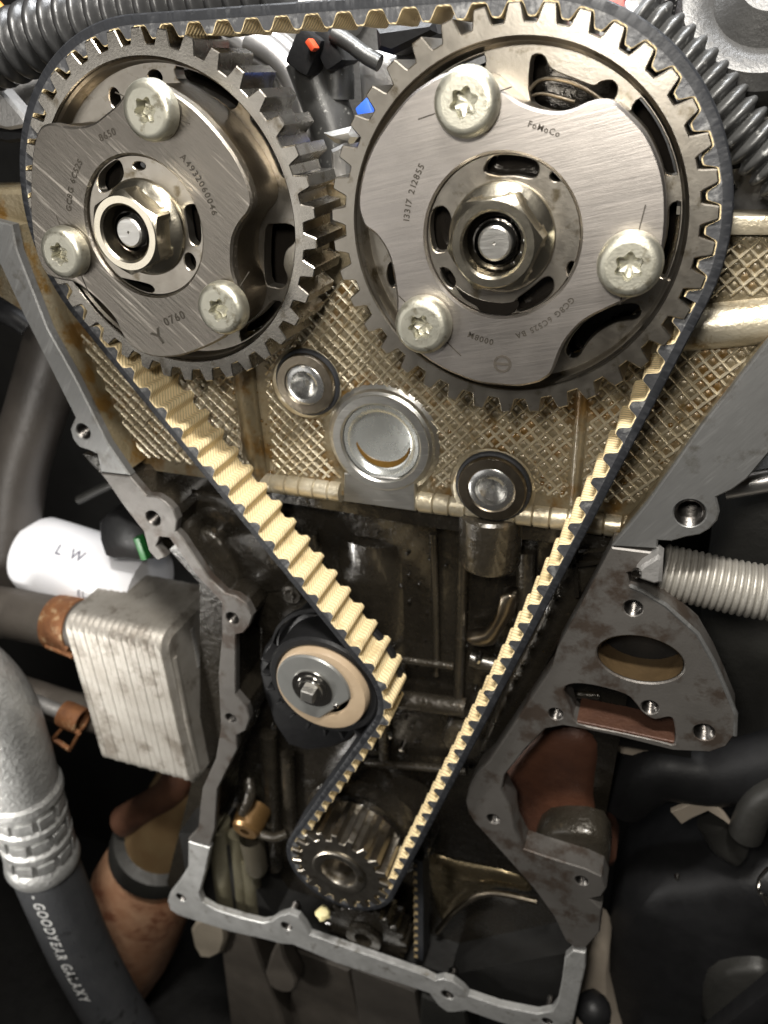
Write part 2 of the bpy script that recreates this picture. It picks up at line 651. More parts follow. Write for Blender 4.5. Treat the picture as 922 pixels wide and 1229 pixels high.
def torx(c, r, n=48, a0=0.0):
    return [(c[0] + r * (1 + 0.15 * math.cos(6 * (2 * PI * i / n))) * math.cos(2 * PI * i / n + a0),
             c[1] + r * (1 + 0.15 * math.cos(6 * (2 * PI * i / n))) * math.sin(2 * PI * i / n + a0)) for i in range(n)]


def make_screw(c, z, parent, a0, r=0.152):
    m = MB()
    n = 48
    prof = [(r * 0.93, 0), (r * 0.94, 0.010), (r, 0.016), (r, 0.056), (r * 0.975, 0.078), (r * 0.92, 0.094), (r * 0.82, 0.104), (r * 0.70, 0.106)]
    lathe(m, prof, (c[0], c[1], z), seg=n)
    # flat top with the six-lobed recess
    zt = z + 0.106
    base = len(m.v)
    ring = circle(c, r * 0.70, n, 0)
    tx = torx(c, r * 0.40, n, a0)
    tx2 = torx(c, r * 0.37, n, a0)
    m.v += [(x, y, zt) for x, y in ring] + [(x, y, zt) for x, y in tx] + [(x, y, zt - 0.010) for x, y in tx2] + [(x, y, zt - 0.075) for x, y in tx2]
    for t in tessellate_polygon([[Vector((x, y, 0)) for x, y in ring], [Vector((x, y, 0)) for x, y in tx[::-1]]]):
        q = [k if k < n else n + (n - 1 - (k - n)) for k in t]
        m.f.append(tuple(base + k for k in q))
    for lv in (1, 2):
        for i in range(n):
            j = (i + 1) % n
            m.f.append((base + lv * n + i, base + lv * n + j, base + (lv + 1) * n + j, base + (lv + 1) * n + i))
    m.v.append((c[0], c[1], zt - 0.095))
    for i in range(n):
        m.f.append((base + 3 * n + i, base + 3 * n + (i + 1) % n, len(m.v) - 1))
    return m.build('screw', screw_m, parent, angle=40)


def make_nut(c, z, parent, a0):
    m = MB()
    seg = 96
    ap, rb, rc = 0.205, 0.150, 0.203
    zt = z + 0.20

    def hexr(a):
        t = (a - a0) % (PI / 3) - PI / 6
        return min(ap / math.cos(t), ap * 1.15)

    rows = []

    def row(fn):
        o = len(m.v)
        for i in range(seg):
            a = 2 * PI * i / seg
            r, h = fn(a)
            m.v.append((c[0] + r * math.cos(a), c[1] + r * math.sin(a), h))
        rows.append(o)

    row(lambda a: (rb, z - 0.02))
    row(lambda a: (rb, zt - 0.012))
    row(lambda a: (rb + 0.012, zt))
    row(lambda a: (rc - 0.004, zt))
    for q in (0.0, 0.33, 0.66, 1.0):
        row(lambda a, q=q: (rc + (hexr(a) - rc) * q, zt - (hexr(a) - rc) * q * 0.75 - 0.004))
    row(lambda a: (hexr(a), zt - (hexr(a) - rc) * 0.75 - 0.008))
    row(lambda a: (hexr(a), z + 0.062))
    row(lambda a: (max(hexr(a) + 0.004, 0.225), z + 0.050))
    row(lambda a: (0.252, z + 0.036))
    row(lambda a: (0.264, z + 0.024))
    row(lambda a: (0.268, z + 0.012))
    row(lambda a: (0.268, z - 0.004))
    for a, b in zip(rows, rows[1:]):
        for i in range(seg):
            j = (i + 1) % seg
            m.f.append((a + i, a + j, b + j, b + i))
    nut = m.build('flange_nut', nut_m, parent, angle=20)
    k = MB()
    lathe(k, [(0.152, 0.0), (0.152, 0.100), (0.122, 0.112), (0.112, 0.140), (0.104, 0.142), (0.100, 0.120), (0.100, 0.07), (0.080, 0.07)], (c[0], c[1], z), seg=48)
    k.build('threaded_sleeve', sleeve_m, parent)
    k = MB()
    lathe(k, [(0.0, 0.150), (0.007, 0.152), (0.009, 0.163), (0.072, 0.163), (0.082, 0.155), (0.086, 0.14), (0.086, 0.05)], (c[0], c[1], z), seg=40)
    k.build('centre_stud', alu_mach, parent)
    k = MB()
    for i in range(5):
        a = a0 + i * 0.45 - 1.0
        b = Vector((c[0] + 0.130 * math.cos(a), c[1] + 0.130 * math.sin(a), z + 0.108))
        lathe(k, [(0.0, 0.012), (0.010, 0.008), (0.014, 0.0), (0.0, -0.01)], b, seg=10)
    k.build('oil_drops', oil_shade_black, parent)


def make_sprocket(name, c, ph, plate_px, screws_px, slots, hub_slots, label, pm, nut_a, group, rim_m):
    ZP = 0.22
    t = thing(name, (c[0], c[1], 0), label, 'sprocket', group)
    m = MB()
    prism(m, tooth_outline(c, NT, ph), -WD, 0.0, [circle(c, 0.862, 120)], 0.006)
    m.build('toothed_rim', rim_m, t, angle=30)
    m = MB()     # stepped lip inside the rim
    lathe(m, [(0.8615, -0.03), (0.848, -0.045), (0.842, -0.10), (0.832, -0.118), (0.832, -0.150)], (c[0], c[1], 0), seg=120)
    m.build('inner_lip', steel, t)
    m = MB()
    hs = [clampr(h, c, 0.40, 0.822) for h in slots]
    prism(m, circle(c, 0.8605, 120), -0.23, -0.13, hs, 0.005)
    m.build('web_disc', steel, t, angle=30)
    m = MB()
    lathe(m, [(0.0, -0.36), (0.70, -0.36), (0.80, -0.34), (0.80, -0.42), (0.3, -0.46), (0, -0.46)], (c[0], c[1], 0), seg=64)
    m.build('slot_shade_disc', oil_shade_black, t)  # black disc put behind the slots in place of their shade
    outline = pix(plate_px, ZP, 3)
    m = MB()
    prism(m, inset(outline if area2(outline) > 0 else outline[::-1], 0.012), -0.128, 0.150, [circle(c, 0.42, 60)], 0.010)
    m.build('phaser_body', steel_dk, t, angle=30)
    m = MB()
    prism(m, outline, 0.152, ZP, [circle(c, 0.388, 90)], 0.012)
    m.build('cover_plate', pm, t, angle=28)
    m = MB()
    prism(m, circle(c, 0.386, 90), 0.12, 0.192, [clampr(h, c, 0.27, 0.382) for h in hub_slots], 0.005)
    m.build('hub_ring', steel, t, angle=30)
    m = MB()
    lathe(m, [(0.0, 0.05), (0.41, 0.05), (0.41, 0.119)], (c[0], c[1], 0), seg=48)
    m.build('hub_floor', oil_shade_black, t)
    for (px, py), a0 in screws_px:
        p = at(px, py, ZP + 0.10)
        make_screw(p, ZP + 0.001, t, a0)
        d = Vector((p[0] - c[0], p[1] - c[1])).normalized()
        b = MB()
        for sg, L in ((-1, 0.11), (1, 0.055)):
            q = Vector(p) + d.yx * Vector((-sg, sg)) * 0.0 + Vector((d.y, -d.x)) * 0.15 * sg
            q2 = Vector(p) + Vector((d.y, -d.x)) * (0.15 + L) * sg
            bar(b, (q.x, q.y, ZP), (q2.x, q2.y, ZP), 0.006, 0.003)
        b.build('scribe_mark', mark_m, t)
    make_nut(c, 0.192, t, nut_a)
    return t


plate_right = [(552, 84), (573, 84), (587, 92), (601, 106), (617, 119), (633, 127), (650, 132), (671, 134), (689, 130), (707, 122), (723, 119), (738, 122),
               (753, 135), (775, 159), (790, 190), (798, 220), (800, 250), (799, 277), (795, 304), (788, 325), (776, 345), (757, 358), (729, 371), (702, 385), (683, 404),
               (673, 421), (668, 434), (662, 448), (651, 457), (640, 461), (622, 464), (603, 463), (576, 460), (552, 452), (530, 442), (508, 428), (489, 410),
               (479, 394), (476, 375), (476, 358), (474, 342), (471, 323), (464, 301), (451, 282), (438, 272), (433, 261), (430, 248), (431, 228), (438, 198), (454, 163), (487, 119), (514, 98), (533, 88)]
plate_left = [(60, 148), (77, 151), (94, 152), (111, 148), (125, 138), (140, 125), (148, 114), (157, 103), (171, 98), (184, 99), (202, 108), (231, 128), (259, 157),
              (282, 188), (296, 217), (302, 239), (299, 254), (288, 268), (280, 285), (278, 305), (279, 325), (285, 345), (289, 365), (286, 382), (279, 396), (265, 408),
              (242, 419), (214, 428), (188, 429), (168, 423), (154, 413), (145, 399), (137, 382), (122, 365), (103, 348), (88, 339), (72, 336), (56, 330), (46, 312), (40, 290), (36, 250), (37, 200), (41, 170), (48, 153)]
ZW = -0.13
slots_right = [smooth([at(*q, ZW) for q in ((506, 106), (530, 84), (552, 69), (574, 61), (582, 68), (580, 82), (560, 90), (530, 108))], 3),
               smooth([at(*q, ZW) for q in ((637, 74), (645, 65), (654, 69), (662, 83), (690, 95), (712, 103), (722, 98), (735, 97), (741, 106), (736, 120), (716, 140), (670, 140), (638, 122))], 3),
               capsule([(771, 131), (784, 148), (795, 168), (803, 185), (808, 198)], 24, ZW),
               capsule([(813, 252), (812, 275), (807, 300), (799, 325)], 19, ZW),
               capsule([(759, 374), (735, 378), (712, 391), (697, 406), (688, 421)], 19, ZW),
               pel(471, 330, 6, 13, ZW)]
slots_left = [capsule([(218, 87), (240, 96), (262, 108), (277, 119)], 20, ZW),
              capsule([(306, 143), (322, 165), (333, 187), (341, 206)], 12, ZW),
              smooth([at(*q, ZW) for q in ((318, 276), (330, 269), (349, 270), (356, 280), (352, 292), (343, 301), (340, 318), (345, 334), (340, 345), (330, 345), (318, 336))], 3),
              capsule([(333, 373), (318, 389), (298, 404)], 24, ZW),
              pel(138, 118, 7, 10, ZW), pel(186, 93, 9, 7, ZW),
              capsule([(96, 358), (115, 378), (133, 400)], 12, ZW)]  # last slot is cut in place of shadow on the web
ZH = 0.192
hub_right = [smooth([at(*q, ZH) for q in ((582, 206), (584, 195), (593, 187), (615, 186), (640, 191), (647, 203), (640, 214), (618, 211), (598, 211))], 3),
             smooth([at(*q, ZH) for q in ((516, 275), (518, 256), (526, 248), (535, 250), (541, 262), (541, 285), (537, 299), (529, 303), (520, 299))], 3),
             smooth([at(*q, ZH) for q in ((618, 362), (636, 347), (654, 333), (663, 335), (664, 347), (654, 361), (638, 371), (622, 374))], 3),
             smooth([at(*q, ZH) for q in ((529, 322), (540, 325), (547, 338), (543, 346), (534, 339))], 3),
             pel(668, 211, 7, 6, ZH, 14), pel(686, 323, 5, 8, ZH, 14)]
hub_left = [smooth([at(*q, ZH) for q in ((117, 219), (121, 204), (134, 193), (144, 194), (148, 208), (143, 219), (131, 228), (121, 230))], 3),
            smooth([at(*q, ZH) for q in ((222, 251), (228, 246), (235, 248), (240, 268), (241, 288), (236, 295), (228, 289), (225, 273))], 3),
            smooth([at(*q, ZH) for q in ((142, 334), (160, 337), (180, 342), (185, 349), (174, 353), (157, 346))], 3),
            pel(228, 314, 7, 9, ZH, 16), pel(167, 199, 8, 4, ZH, 14)]
GS = 'cam sprockets at the top of the engine'
spr_r = make_sprocket('cam_sprocket', CR, math.radians(6.0), plate_right, [((557, 123), 0.3), ((755, 320), 0.5), ((505, 393), 0.15)], slots_right, hub_right,
                      'smoothly brushed cam sprocket seen nearly face on, beside the corrugated conduit', plate_r, 0.13, GS, steel)
spr_l = make_sprocket('cam_sprocket', CL, math.radians(3.9), plate_left, [((175, 133), 0.1), ((72, 305), 0.4), ((263, 372), 0.25)], slots_left, hub_left,
                      'scratched cam sprocket turned edge on with bare shiny teeth on its inner side', plate_l, 0.42, GS, mat('bright_toothed_steel', (0.33, 0.31, 0.275), (0.21, 0.195, 0.17), 1.0, 0.26, 0.08, 4, 0.6, 0.05, 60, spots=(0.13, 0.11, 0.08), sthr=0.62, sscale=7))
# spring wire seen through the large upper slot of the face-on sprocket
m = MB()
sweep(m, path3([at3(625, 128, -0.16), at3(646, 97, -0.16), at3(680, 97, -0.16), at3(712, 112, -0.16), at3(740, 136, -0.16)], 6), 0.012, 10)
sweep(m, path3([at3(628, 122, -0.19), at3(650, 112, -0.19), at3(690, 122, -0.19)], 6), 0.010, 10)
m.build('return_spring', steel_dk, spr_r)


m = MB()
ol = [at(*q, 0.20) for q in ((546, 343), (560, 353), (580, 361), (605, 364), (622, 362), (618, 374), (600, 380), (577, 374), (572, 368), (556, 358))]
prism(m, smooth(ol, 3), 0.185, 0.200, bev=0.004)
m.build('oil_film', oil_shade_black, spr_r)


def ang(p, q):
    return math.atan2(q[1] - p[1], q[0] - p[0])


def mark(parent, s, a, b, z, hpx, m_, bend=0.0):
    """text running from pixel a to pixel b"""
    p, q = at(*a, z), at(*b, z)
    mid = ((p[0] + q[0]) / 2, (p[1] + q[1]) / 2)
    ws = sum(0.35 if c == ' ' else glyph(c)[2] for c in s) + 0.12 * (len(s) - 1)
    size = math.dist(p, q) / ws
    mb = MB()
    text_line(mb, s, size, mid, ang(p, q), z, bend)
    return mb.build('etched_text', m_, parent, recalc=False)


ZT = 0.2225
mark(spr_r, '13317 212855', (484, 266), (503, 196), ZT, 12, mark_m, 0.66)
mark(spr_r, 'GC8G 6C525 BA', (692, 363), (622, 409), ZT, 12, mark_m, 0.60)
mark(spr_r, '0008M', (592, 412), (562, 402), ZT, 10, mark_m, 0.6)
mark(spr_r, 'FoMoCo', (634, 148), (672, 161), ZT, 10, logo_m)
p = at(603, 437, ZT)
u = pxunit(603, 437, ZT)
m = MB()
prism(m, circle(p, 11 * u, 32), ZT - 0.002, ZT, [circle(p, 8 * u, 32)])
prism(m, [(p[0] - 9 * u, p[1] - 1.6 * u), (p[0] + 9 * u, p[1] - 1.6 * u), (p[0] + 9 * u, p[1] + 1.6 * u), (p[0] - 9 * u, p[1] + 1.6 * u)], ZT - 0.001, ZT + 0.0008)
m.build('etched_emblem', logo_m, spr_r)
mark(spr_l, 'A4932060046', (221, 183), (262, 256), ZT, 10, mark_m, 0.66)
mark(spr_l, '8650', (119, 166), (138, 157), ZT, 10, mark_m)
mark(spr_l, 'GC8G 6C525', (79, 252), (93, 190), ZT, 10, mark_m, 0.66)
mark(spr_l, '0760', (197, 387), (221, 377), ZT, 10, mark_m)
mark(spr_l, 'Y', (186, 408), (196, 400), ZT, 10, mark_m)

# ================================================================== timing belt
CT = (-1.36, -3.50)
RT = 0.475
circ = [(CR, 1.03), (CL, 1.03), (CT, -(RT + 0.036)), (CK, 0.515)]


def tangent(i, j):
    (ci, si), (cj, sj) = circ[i], circ[j]
    D = Vector(cj) - Vector(ci)
    k = sj - si
    L = D.length
    # D.n = k, n = left normal of u
    base = math.atan2(D.y, D.x)
    # angle of n relative to D is +-acos(k/L); u = n rotated -90
    na = base + math.acos(k / L)
    n = Vector((math.cos(na), math.sin(na)))
    uu = Vector((n.y, -n.x))
    return Vector(ci) - n * si, Vector(cj) - n * sj, uu


segs = [tangent(i, (i + 1) % 4) for i in range(4)]
path = []      # (point, left normal)


def push_arc(i, pin, pout):
    c, s = circ[i]
    a0 = math.atan2(pin.y - c[1], pin.x - c[0])
    a1 = math.atan2(pout.y - c[1], pout.x - c[0])
    if s > 0:
        while a1 < a0:
            a1 += 2 * PI
    else:
        while a1 > a0:
            a1 -= 2 * PI
    n = max(4, int(abs(a1 - a0) * abs(s) / (PITCH / 20)))
    for k in range(n):
        a = a0 + (a1 - a0) * k / n
        rad = Vector((math.cos(a), math.sin(a)))
        path.append((Vector(c) + rad * abs(s), -rad if s > 0 else rad))


for i in range(4):
    prev = segs[i - 1]
    push_arc(i, prev[1], segs[i][0])
    a, b, uu = segs[i]
    n = int((b - a).length / (PITCH / 20))
    for k in range(n):
        path.append((a.lerp(b, k / n), Vector((-uu.y, uu.x))))
cum = [0.0]
for (a, _), (b, _) in zip(path, path[1:]):
    cum.append(cum[-1] + (b - a).length)
# gap of the face-on sprocket where the belt leaves it at the top
arcR = (segs[0][0] - Vector(CR))
aR0 = math.atan2((segs[3][1] - Vector(CR)).y, (segs[3][1] - Vector(CR)).x)
gap0 = math.radians(6.0) + PI / NT
ph0 = ((gap0 - aR0) / (2 * PI / NT)) % 1.0 * PITCH


def prof(s):
    u_ = ((s - ph0) / PITCH + 0.5) % 1.0 - 0.5
    a = abs(u_)
    if a < 0.08:
        t = 1.0
    elif a > 0.33:
        t = 0.0
    else:
        t = (0.33 - a) / 0.25
        t = t * t * (3 - 2 * t)
    return 0.029 + 0.060 * t


ZF, ZB = -0.018, -WD + 0.010
body, core, fac = MB(), MB(), MB()
fac.uv = []
N = len(path)
for (pt, nl), s in zip(path, cum):
    o = prof(s)
    jit = random.uniform(-0.0012, 0.0012)
    a = pt - nl * 0.031
    b = pt + nl * (o - 0.006)
    c_ = pt + nl * 0.018
    f = pt + nl * o
    body.v += [(a.x, a.y, ZF - 0.008), (a.x + nl.x * 0.008, a.y + nl.y * 0.008, ZF), (c_.x, c_.y, ZF + jit), (c_.x, c_.y, ZB), (a.x, a.y, ZB)]
    core.v += [(c_.x, c_.y, ZF + jit - 0.001), (b.x, b.y, ZF + jit - 0.001), (b.x, b.y, ZB), (c_.x, c_.y, ZB)]
    fac.v += [(b.x, b.y, ZF - 0.0005), (f.x, f.y, ZF - 0.003), (f.x, f.y, ZB + 0.003), (b.x, b.y, ZB + 0.0005)]
    fac.uv += [(s, 0), (s + 0.01, 0.01), (s + 0.01, 0.34), (s, 0.35)]
for i in range(N):
    j = (i + 1) % N
    for k in range(5):
        body.f.append((5 * i + k, 5 * i + (k + 1) % 5, 5 * j + (k + 1) % 5, 5 * j + k))
    for k in range(3):
        core.f.append((4 * i + k, 4 * i + k + 1, 4 * j + k + 1, 4 * j + k))
        if j:
            fac.f.append((4 * i + k, 4 * i + k + 1, 4 * j + k + 1, 4 * j + k))
belt = thing('timing_belt', (-1.0, -2.8, 0), 'long toothed timing belt with tan fabric teeth and black rubber back running round both sprockets', 'belt')
body.build('belt_back', rubber, belt, angle=45)
core.build('tooth_rubber', tooth_rub, belt, angle=45)
fac.build('tooth_fabric', facing, belt, angle=45)

# ================================================================== crank sprocket
t = thing('crank_sprocket', (CK[0], CK[1], 0), 'small steel sprocket in the bottom loop of the belt with a dark centre hole', 'sprocket')
m = MB()
ak = math.atan2((segs[2][1] - Vector(CK)).y, (segs[2][1] - Vector(CK)).x)
sK = cum[min(range(N), key=lambda i: (path[i][0] - segs[2][1]).length)]
fr = ((sK - ph0) / PITCH) % 1.0
phK = ak + (0.5 - fr) * 2 * PI / 19
prism(m, tooth_outline(CK, 19, phK, 0.482, 0.398), -WD - 0.02, 0.0, [circle(CK, 0.19, 48)], 0.008)
m.build('toothed_ring', steel, t, angle=30)
m = MB()
lathe(m, [(0.255, -0.02), (0.262, 0.012), (0.25, 0.022), (0.20, 0.022), (0.175, 0.008), (0.165, -0.02), (0.165, -0.25), (0.0, -0.27)], (CK[0], CK[1], 0), seg=48)
m.build('hub_collar', steel, t)
m = MB()
lathe(m, [(0.33, -0.40), (0.47, -0.40), (0.475, -0.42), (0.475, -0.47), (0.2, -0.47)], (CK[0], CK[1], 0), seg=48)
m.build('rear_flange', chrome, t)
m = MB()
cs = (CK[0] + 0.08, CK[1] + 0.03)
lathe(m, [(0.2, -0.48), (0.60, -0.48), (0.63, -0.50), (0.66, -0.80), (0.66, -0.95)], (cs[0], cs[1], 0), seg=48)
tag(m.build('seal_housing', block_m), 'dark round seal housing standing behind the small bottom sprocket', 'housing')

# ================================================================== engine castings
ZFL = -0.22        # machined face the timing cover seals on
ZWALL = -0.50      # waffled wall of the head
ZBLK = -0.82       # wall of the block
# ------------------------------------------------------------------ cylinder head
head = thing('cylinder_head', (-1.0, -1.0, ZWALL), 'tan oily cast cylinder head with a waffle pattern behind the belt', 'engine casting')
wall_px = [(-40, 225), (60, 225), (330, 218), (420, 222), (560, 240), (880, 262), (990, 262), (990, 420), (925, 445), (765, 640), (560, 612), (330, 585), (165, 562), (120, 500), (70, 400), (-40, 330)]
m = MB()
prism(m, pix(wall_px, ZWALL), -0.80, ZWALL)
m.build('front_wall', alu_tan, head)


def run_ok(x, y):
    for (cx, cy, r) in EXC:
        if (x - cx) ** 2 + (y - cy) ** 2 < r * r:
            return False
    for (a, b, r) in CAPS:
        ab = b - a
        t = max(0, min(1, (Vector((x, y)) - a).dot(ab) / ab.length_squared))
        if ((a + ab * t) - Vector((x, y))).length < r:
            return False
    ins = False
    P = WPOLY
    n = len(P)
    for i in range(n):
        (x1, y1), (x2, y2) = P[i], P[(i + 1) % n]
        if (y1 > y) != (y2 > y) and x < (x2 - x1) * (y - y1) / (y2 - y1) + x1:
            ins = not ins
    return ins


def ex(px, py, r):
    a = at(px, py, ZWALL)
    return (a[0], a[1], r * pxunit(px, py, ZWALL))


def cp(p, q, r):
    return (Vector(at(*p, ZWALL)), Vector(at(*q, ZWALL)), r * pxunit(*p, ZWALL))


EXC = [ex(368, 460, 46), ex(456, 533, 74), ex(591, 585, 52)]
CAPS = [cp((297, 430), (312, 585), 22), cp((702, 455), (690, 600), 9), cp((320, 588), (765, 628), 22), cp((790, 392), (960, 382), 30), cp((860, 268), (990, 268), 14)]
WPOLY = pix([(86, 396), (138, 420), (220, 440), (330, 380), (420, 330), (540, 420), (700, 430), (850, 300), (870, 275), (990, 275), (990, 405), (905, 435), (752, 618), (560, 600), (330, 575), (172, 548), (138, 500)], ZWALL)
m = MB()
pillow = MB()
SP = 0.0670
for fam in (0, 1):
    th = math.radians(47 if fam == 0 else -45)
    d = Vector((math.cos(th), math.sin(th)))
    nrm = Vector((-d.y, d.x))
    c0 = Vector((-0.8, -1.0))
    for k in range(-66, 67):
        o = c0 + nrm * (k * SP)
        run = None
        st = 0.02
        for i in range(int(-4.2 / st), int(4.2 / st) + 1):
            q = o + d * (i * st)
            okk = run_ok(q.x, q.y)
            if okk and run is None:
                run = q
            if (not okk or i == int(4.2 / st)) and run is not None:
                e = o + d * ((i - 1) * st)
                if (e - run).length > 0.05:
                    w, h = 0.0074, 0.022
                    nseg = max(1, int((e - run).length / 0.09))
                    rows = []
                    for g in range(nseg + 1):
                        q_ = run.lerp(e, g / nseg) + nrm * random.uniform(-0.003, 0.003)
                        hh = h * random.uniform(0.85, 1.1) * (0.5 if g in (0, nseg) else 1)
                        base = len(m.v)
                        for off, z in ((-w * 1.5, 0), (-w * 0.55, hh * 0.85), (0, hh), (w * 0.55, hh * 0.85), (w * 1.5, 0)):
                            m.v.append((q_.x + nrm.x * off, q_.y + nrm.y * off, ZWALL - 0.001 + z + (0.0004 if fam else 0)))
                        rows.append(base)
                    for a, b in zip(rows, rows[1:]):
                        for s_ in range(4):
                            m.f.append((a + s_, a + s_ + 1, b + s_ + 1, b + s_))
                run = None
tag(m.build('waffle_ribs', alu_rib, head, angle=50), kind='stuff')
# raised cushions between the ribs
cells = MB()
d1 = Vector((math.cos(math.radians(47)), math.sin(math.radians(47))))
d2 = Vector((math.cos(math.radians(-45)), math.sin(math.radians(-45))))
n1 = Vector((-d1.y, d1.x))
n2 = Vector((-d2.y, d2.x))
c0 = Vector((-0.8, -1.0))
for i in range(-66, 66):
    for j in range(-66, 66):
        A = (i + 0.5) * SP
        Bv = (j + 0.5) * SP
        det = n1.x * n2.y - n1.y * n2.x
        q = c0 + Vector(((A * n2.y - Bv * n1.y) / det, (n1.x * Bv - n2.x * A) / det))
        if abs(q.x + 0.8) > 3 or abs(q.y + 1) > 1.6 or not run_ok(q.x, q.y):
            continue
        r = SP * 0.34
        hh = random.uniform(0.001, 0.006)
        base = len(cells.v)
        for s_ in range(8):
            a = s_ * PI / 4 + 0.4
            cells.v.append((q.x + r * 1.15 * math.cos(a), q.y + r * 1.15 * math.sin(a), ZWALL - 0.002))
        for s_ in range(8):
            a = s_ * PI / 4 + 0.4
            cells.v.append((q.x + r * 0.8 * math.cos(a), q.y + r * 0.8 * math.sin(a), ZWALL + hh))
        cells.v.append((q.x, q.y, ZWALL + hh * 1.25))
        for s_ in range(8):
            t_ = (s_ + 1) % 8
            cells.f.append((base + s_, base + t_, base + 8 + t_, base + 8 + s_))
            cells.f.append((base + 8 + s_, base + 8 + t_, base + 16))
tag(cells.build('waffle_cushions', alu_tan, head, angle=70), kind='stuff')


def hp(px, py, z=ZWALL):
    return at3(px, py, z)


# ribs and tubes cast on the wall
m = MB()
sweep(m, [hp(290, 395, -0.51), hp(297, 470, -0.51), hp(312, 590, -0.51)], [0.085, 0.09, 0.095], 20)
m.build('upright_rib', alu_tan, head)
for pa, pb in (((312, 577), (411, 590)), ((502, 601), (770, 634))):
    m = MB()
    P = resample([hp(*pa, -0.505), hp(*pb, -0.505)], 0.009)
    rad = []
    for i in range(len(P)):
        s_ = (i * 0.009) % 0.117
        rad.append(0.080 if s_ > 0.017 else 0.066)
    sweep(m, P, rad, 20)
    m.build('ringed_rib', alu_rib, head, angle=30)
m = MB()
sweep(m, [hp(770, 398, -0.53), hp(1000, 376, -0.53)], 0.135, 24)
m.build('round_gallery', alu_rib, head)
m = MB()
a, b = hp(845, 268, -0.50), hp(1000, 268, -0.50)
bar(m, a, b, 0.10, 0.14, bev=0.02)
m.build('top_rail', alu_rib, head)
m = MB()
sweep(m, [hp(702, 450, -0.525), hp(690, 605, -0.525)], 0.045, 14)
m.build('thin_rib', alu_tan, head)
for (px, py, r, h) in ((368, 460, 0.245, 0.05), (591, 586, 0.275, 0.05)):
    m = MB()
    c = at(px, py, ZWALL)
    lathe(m, [(r + 0.03, -0.01), (r, 0.02), (r - 0.01, h), (r - 0.04, h + 0.01), (0.1, h + 0.01), (0.1, 0)], (c[0], c[1], ZWALL), seg=40)
    m.build('bolt_boss', alu_rib, head)
# plug seat with its square tab
cpz = -0.43
c = at(456, 533, cpz)
m = MB()
lathe(m, [(0.42, -0.075), (0.385, -0.05), (0.375, -0.02), (0.355, -0.008), (0.352, 0.0), (0.298, 0.0), (0.285, -0.014), (0.285, -0.15)], (c[0], c[1], cpz), seg=64)
m.build('plug_seat', alu_mach, head)
m = MB()
tab = pix([(413, 568), (412, 602), (499, 614), (498, 576)], cpz - 0.012)
prism(m, tab, -0.6, cpz - 0.012, bev=0.008)
m.build('seat_tab', alu_mach, head)
m = MB()
lathe(m, [(0.0, -0.060), (0.205, -0.060), (0.228, -0.052), (0.250, -0.022), (0.274, -0.018), (0.283, -0.030), (0.283, -0.15)], (c[0], c[1], cpz), seg=56)
tag(m.build('core_plug', mat('galvanised_plug', (0.56, 0.575, 0.55), (0.46, 0.47, 0.45), 0.8, 0.27, 0.06, 3, 0.8, 0.05, 30), origin=(c[0], c[1], cpz - 0.1)), 'large shiny cupped plug pressed into the tan wall between the bolts', 'plug')
m = MB()
pl = [(c[0] + 0.205 * math.cos(a), c[1] + 0.205 * math.sin(a)) for a in np.linspace(math.radians(192), math.radians(348), 20)]
pl += [(c[0] + 0.200 * math.cos(a), c[1] + 0.012 + 0.170 * math.sin(a)) for a in np.linspace(math.radians(346), math.radians(194), 18)]
amber = mat('amber_oil', (0.13, 0.075, 0.018), (0.07, 0.035, 0.008), 0.0, 0.08, 0.03, 4, 0.6, 0.0, coat=0.6)
m2 = MB()
prism(m2, pl, cpz - 0.062, cpz - 0.053)
tag(m2.build('oil_puddle', amber), 'amber oil pooled at the bottom of the cupped plug', 'oil')


socket_m = mat('socket_steel', (0.50, 0.50, 0.49), (0.36, 0.36, 0.35), 0.9, 0.26, 0.07, 6, 0.8, 0.05, 40)


def socket_bolt(px, py, r, label, z0=ZWALL + 0.05):
    c = at(px, py, z0 + 0.06)
    t_ = thing('socket_bolt', (c[0], c[1], z0), label, 'bolt', 'socket bolts in the tan head wall')
    k = MB()
    lathe(k, [(r, 0.0), (r, 0.05), (r * 0.96, 0.066), (r * 0.70, 0.070), (r * 0.66, 0.064)], (c[0], c[1], z0), seg=48)
    k.build('rim', steel_dk, t_)
    k = MB()
    lathe(k, [(r * 0.68, 0.062), (r * 0.63, 0.070), (r * 0.47, 0.072), (r * 0.44, 0.062), (r * 0.43, 0.045), (r * 0.40, 0.035), (0.02, -0.042), (0, -0.045)], (c[0], c[1], z0), seg=48)
    k.build('cone_socket', socket_m, t_)
    k = MB()
    sweep(k, [Vector((c[0] + r * 1.02 * math.cos(a), c[1] + r * 1.02 * math.sin(a), z0 + 0.012)) for a in np.linspace(0, 2 * PI, 40)], 0.022, 10, False)
    k.build('shadow_oil_ring', rubber, t_)  # black ring modelled for the shadow and oil around the bolt
    return t_


socket_bolt(366, 462, 0.215, 'bright socket bolt with cone hole, nearest the scratched sprocket')
socket_bolt(590, 588, 0.235, 'dark rimmed socket bolt with cone hole above the hanging boss')


# ------------------------------------------------------------------ flanges
hole_m = mat('dark_thread', (0.16, 0.15, 0.14), (0.08, 0.075, 0.07), 1.0, 0.30, 0.1, 8, 0.8, 0.1, 30)


def hole_cup(parent, p, r, z, depth=0.26, mt=None, thread=True):
    k = MB()
    pr = [(r, 0.001), (r - 0.012, -0.012)]
    if thread:
        h = -0.012
        while h > -depth:
            pr += [(r - 0.004, h), (r - 0.018, h - 0.012)]
            h -= 0.024
    pr += [(r - 0.015, -depth), (0.0, -depth - 0.05)]
    lathe(k, pr, (p[0], p[1], z), seg=24)
    return k.build('threaded_hole', mt or hole_m, parent)


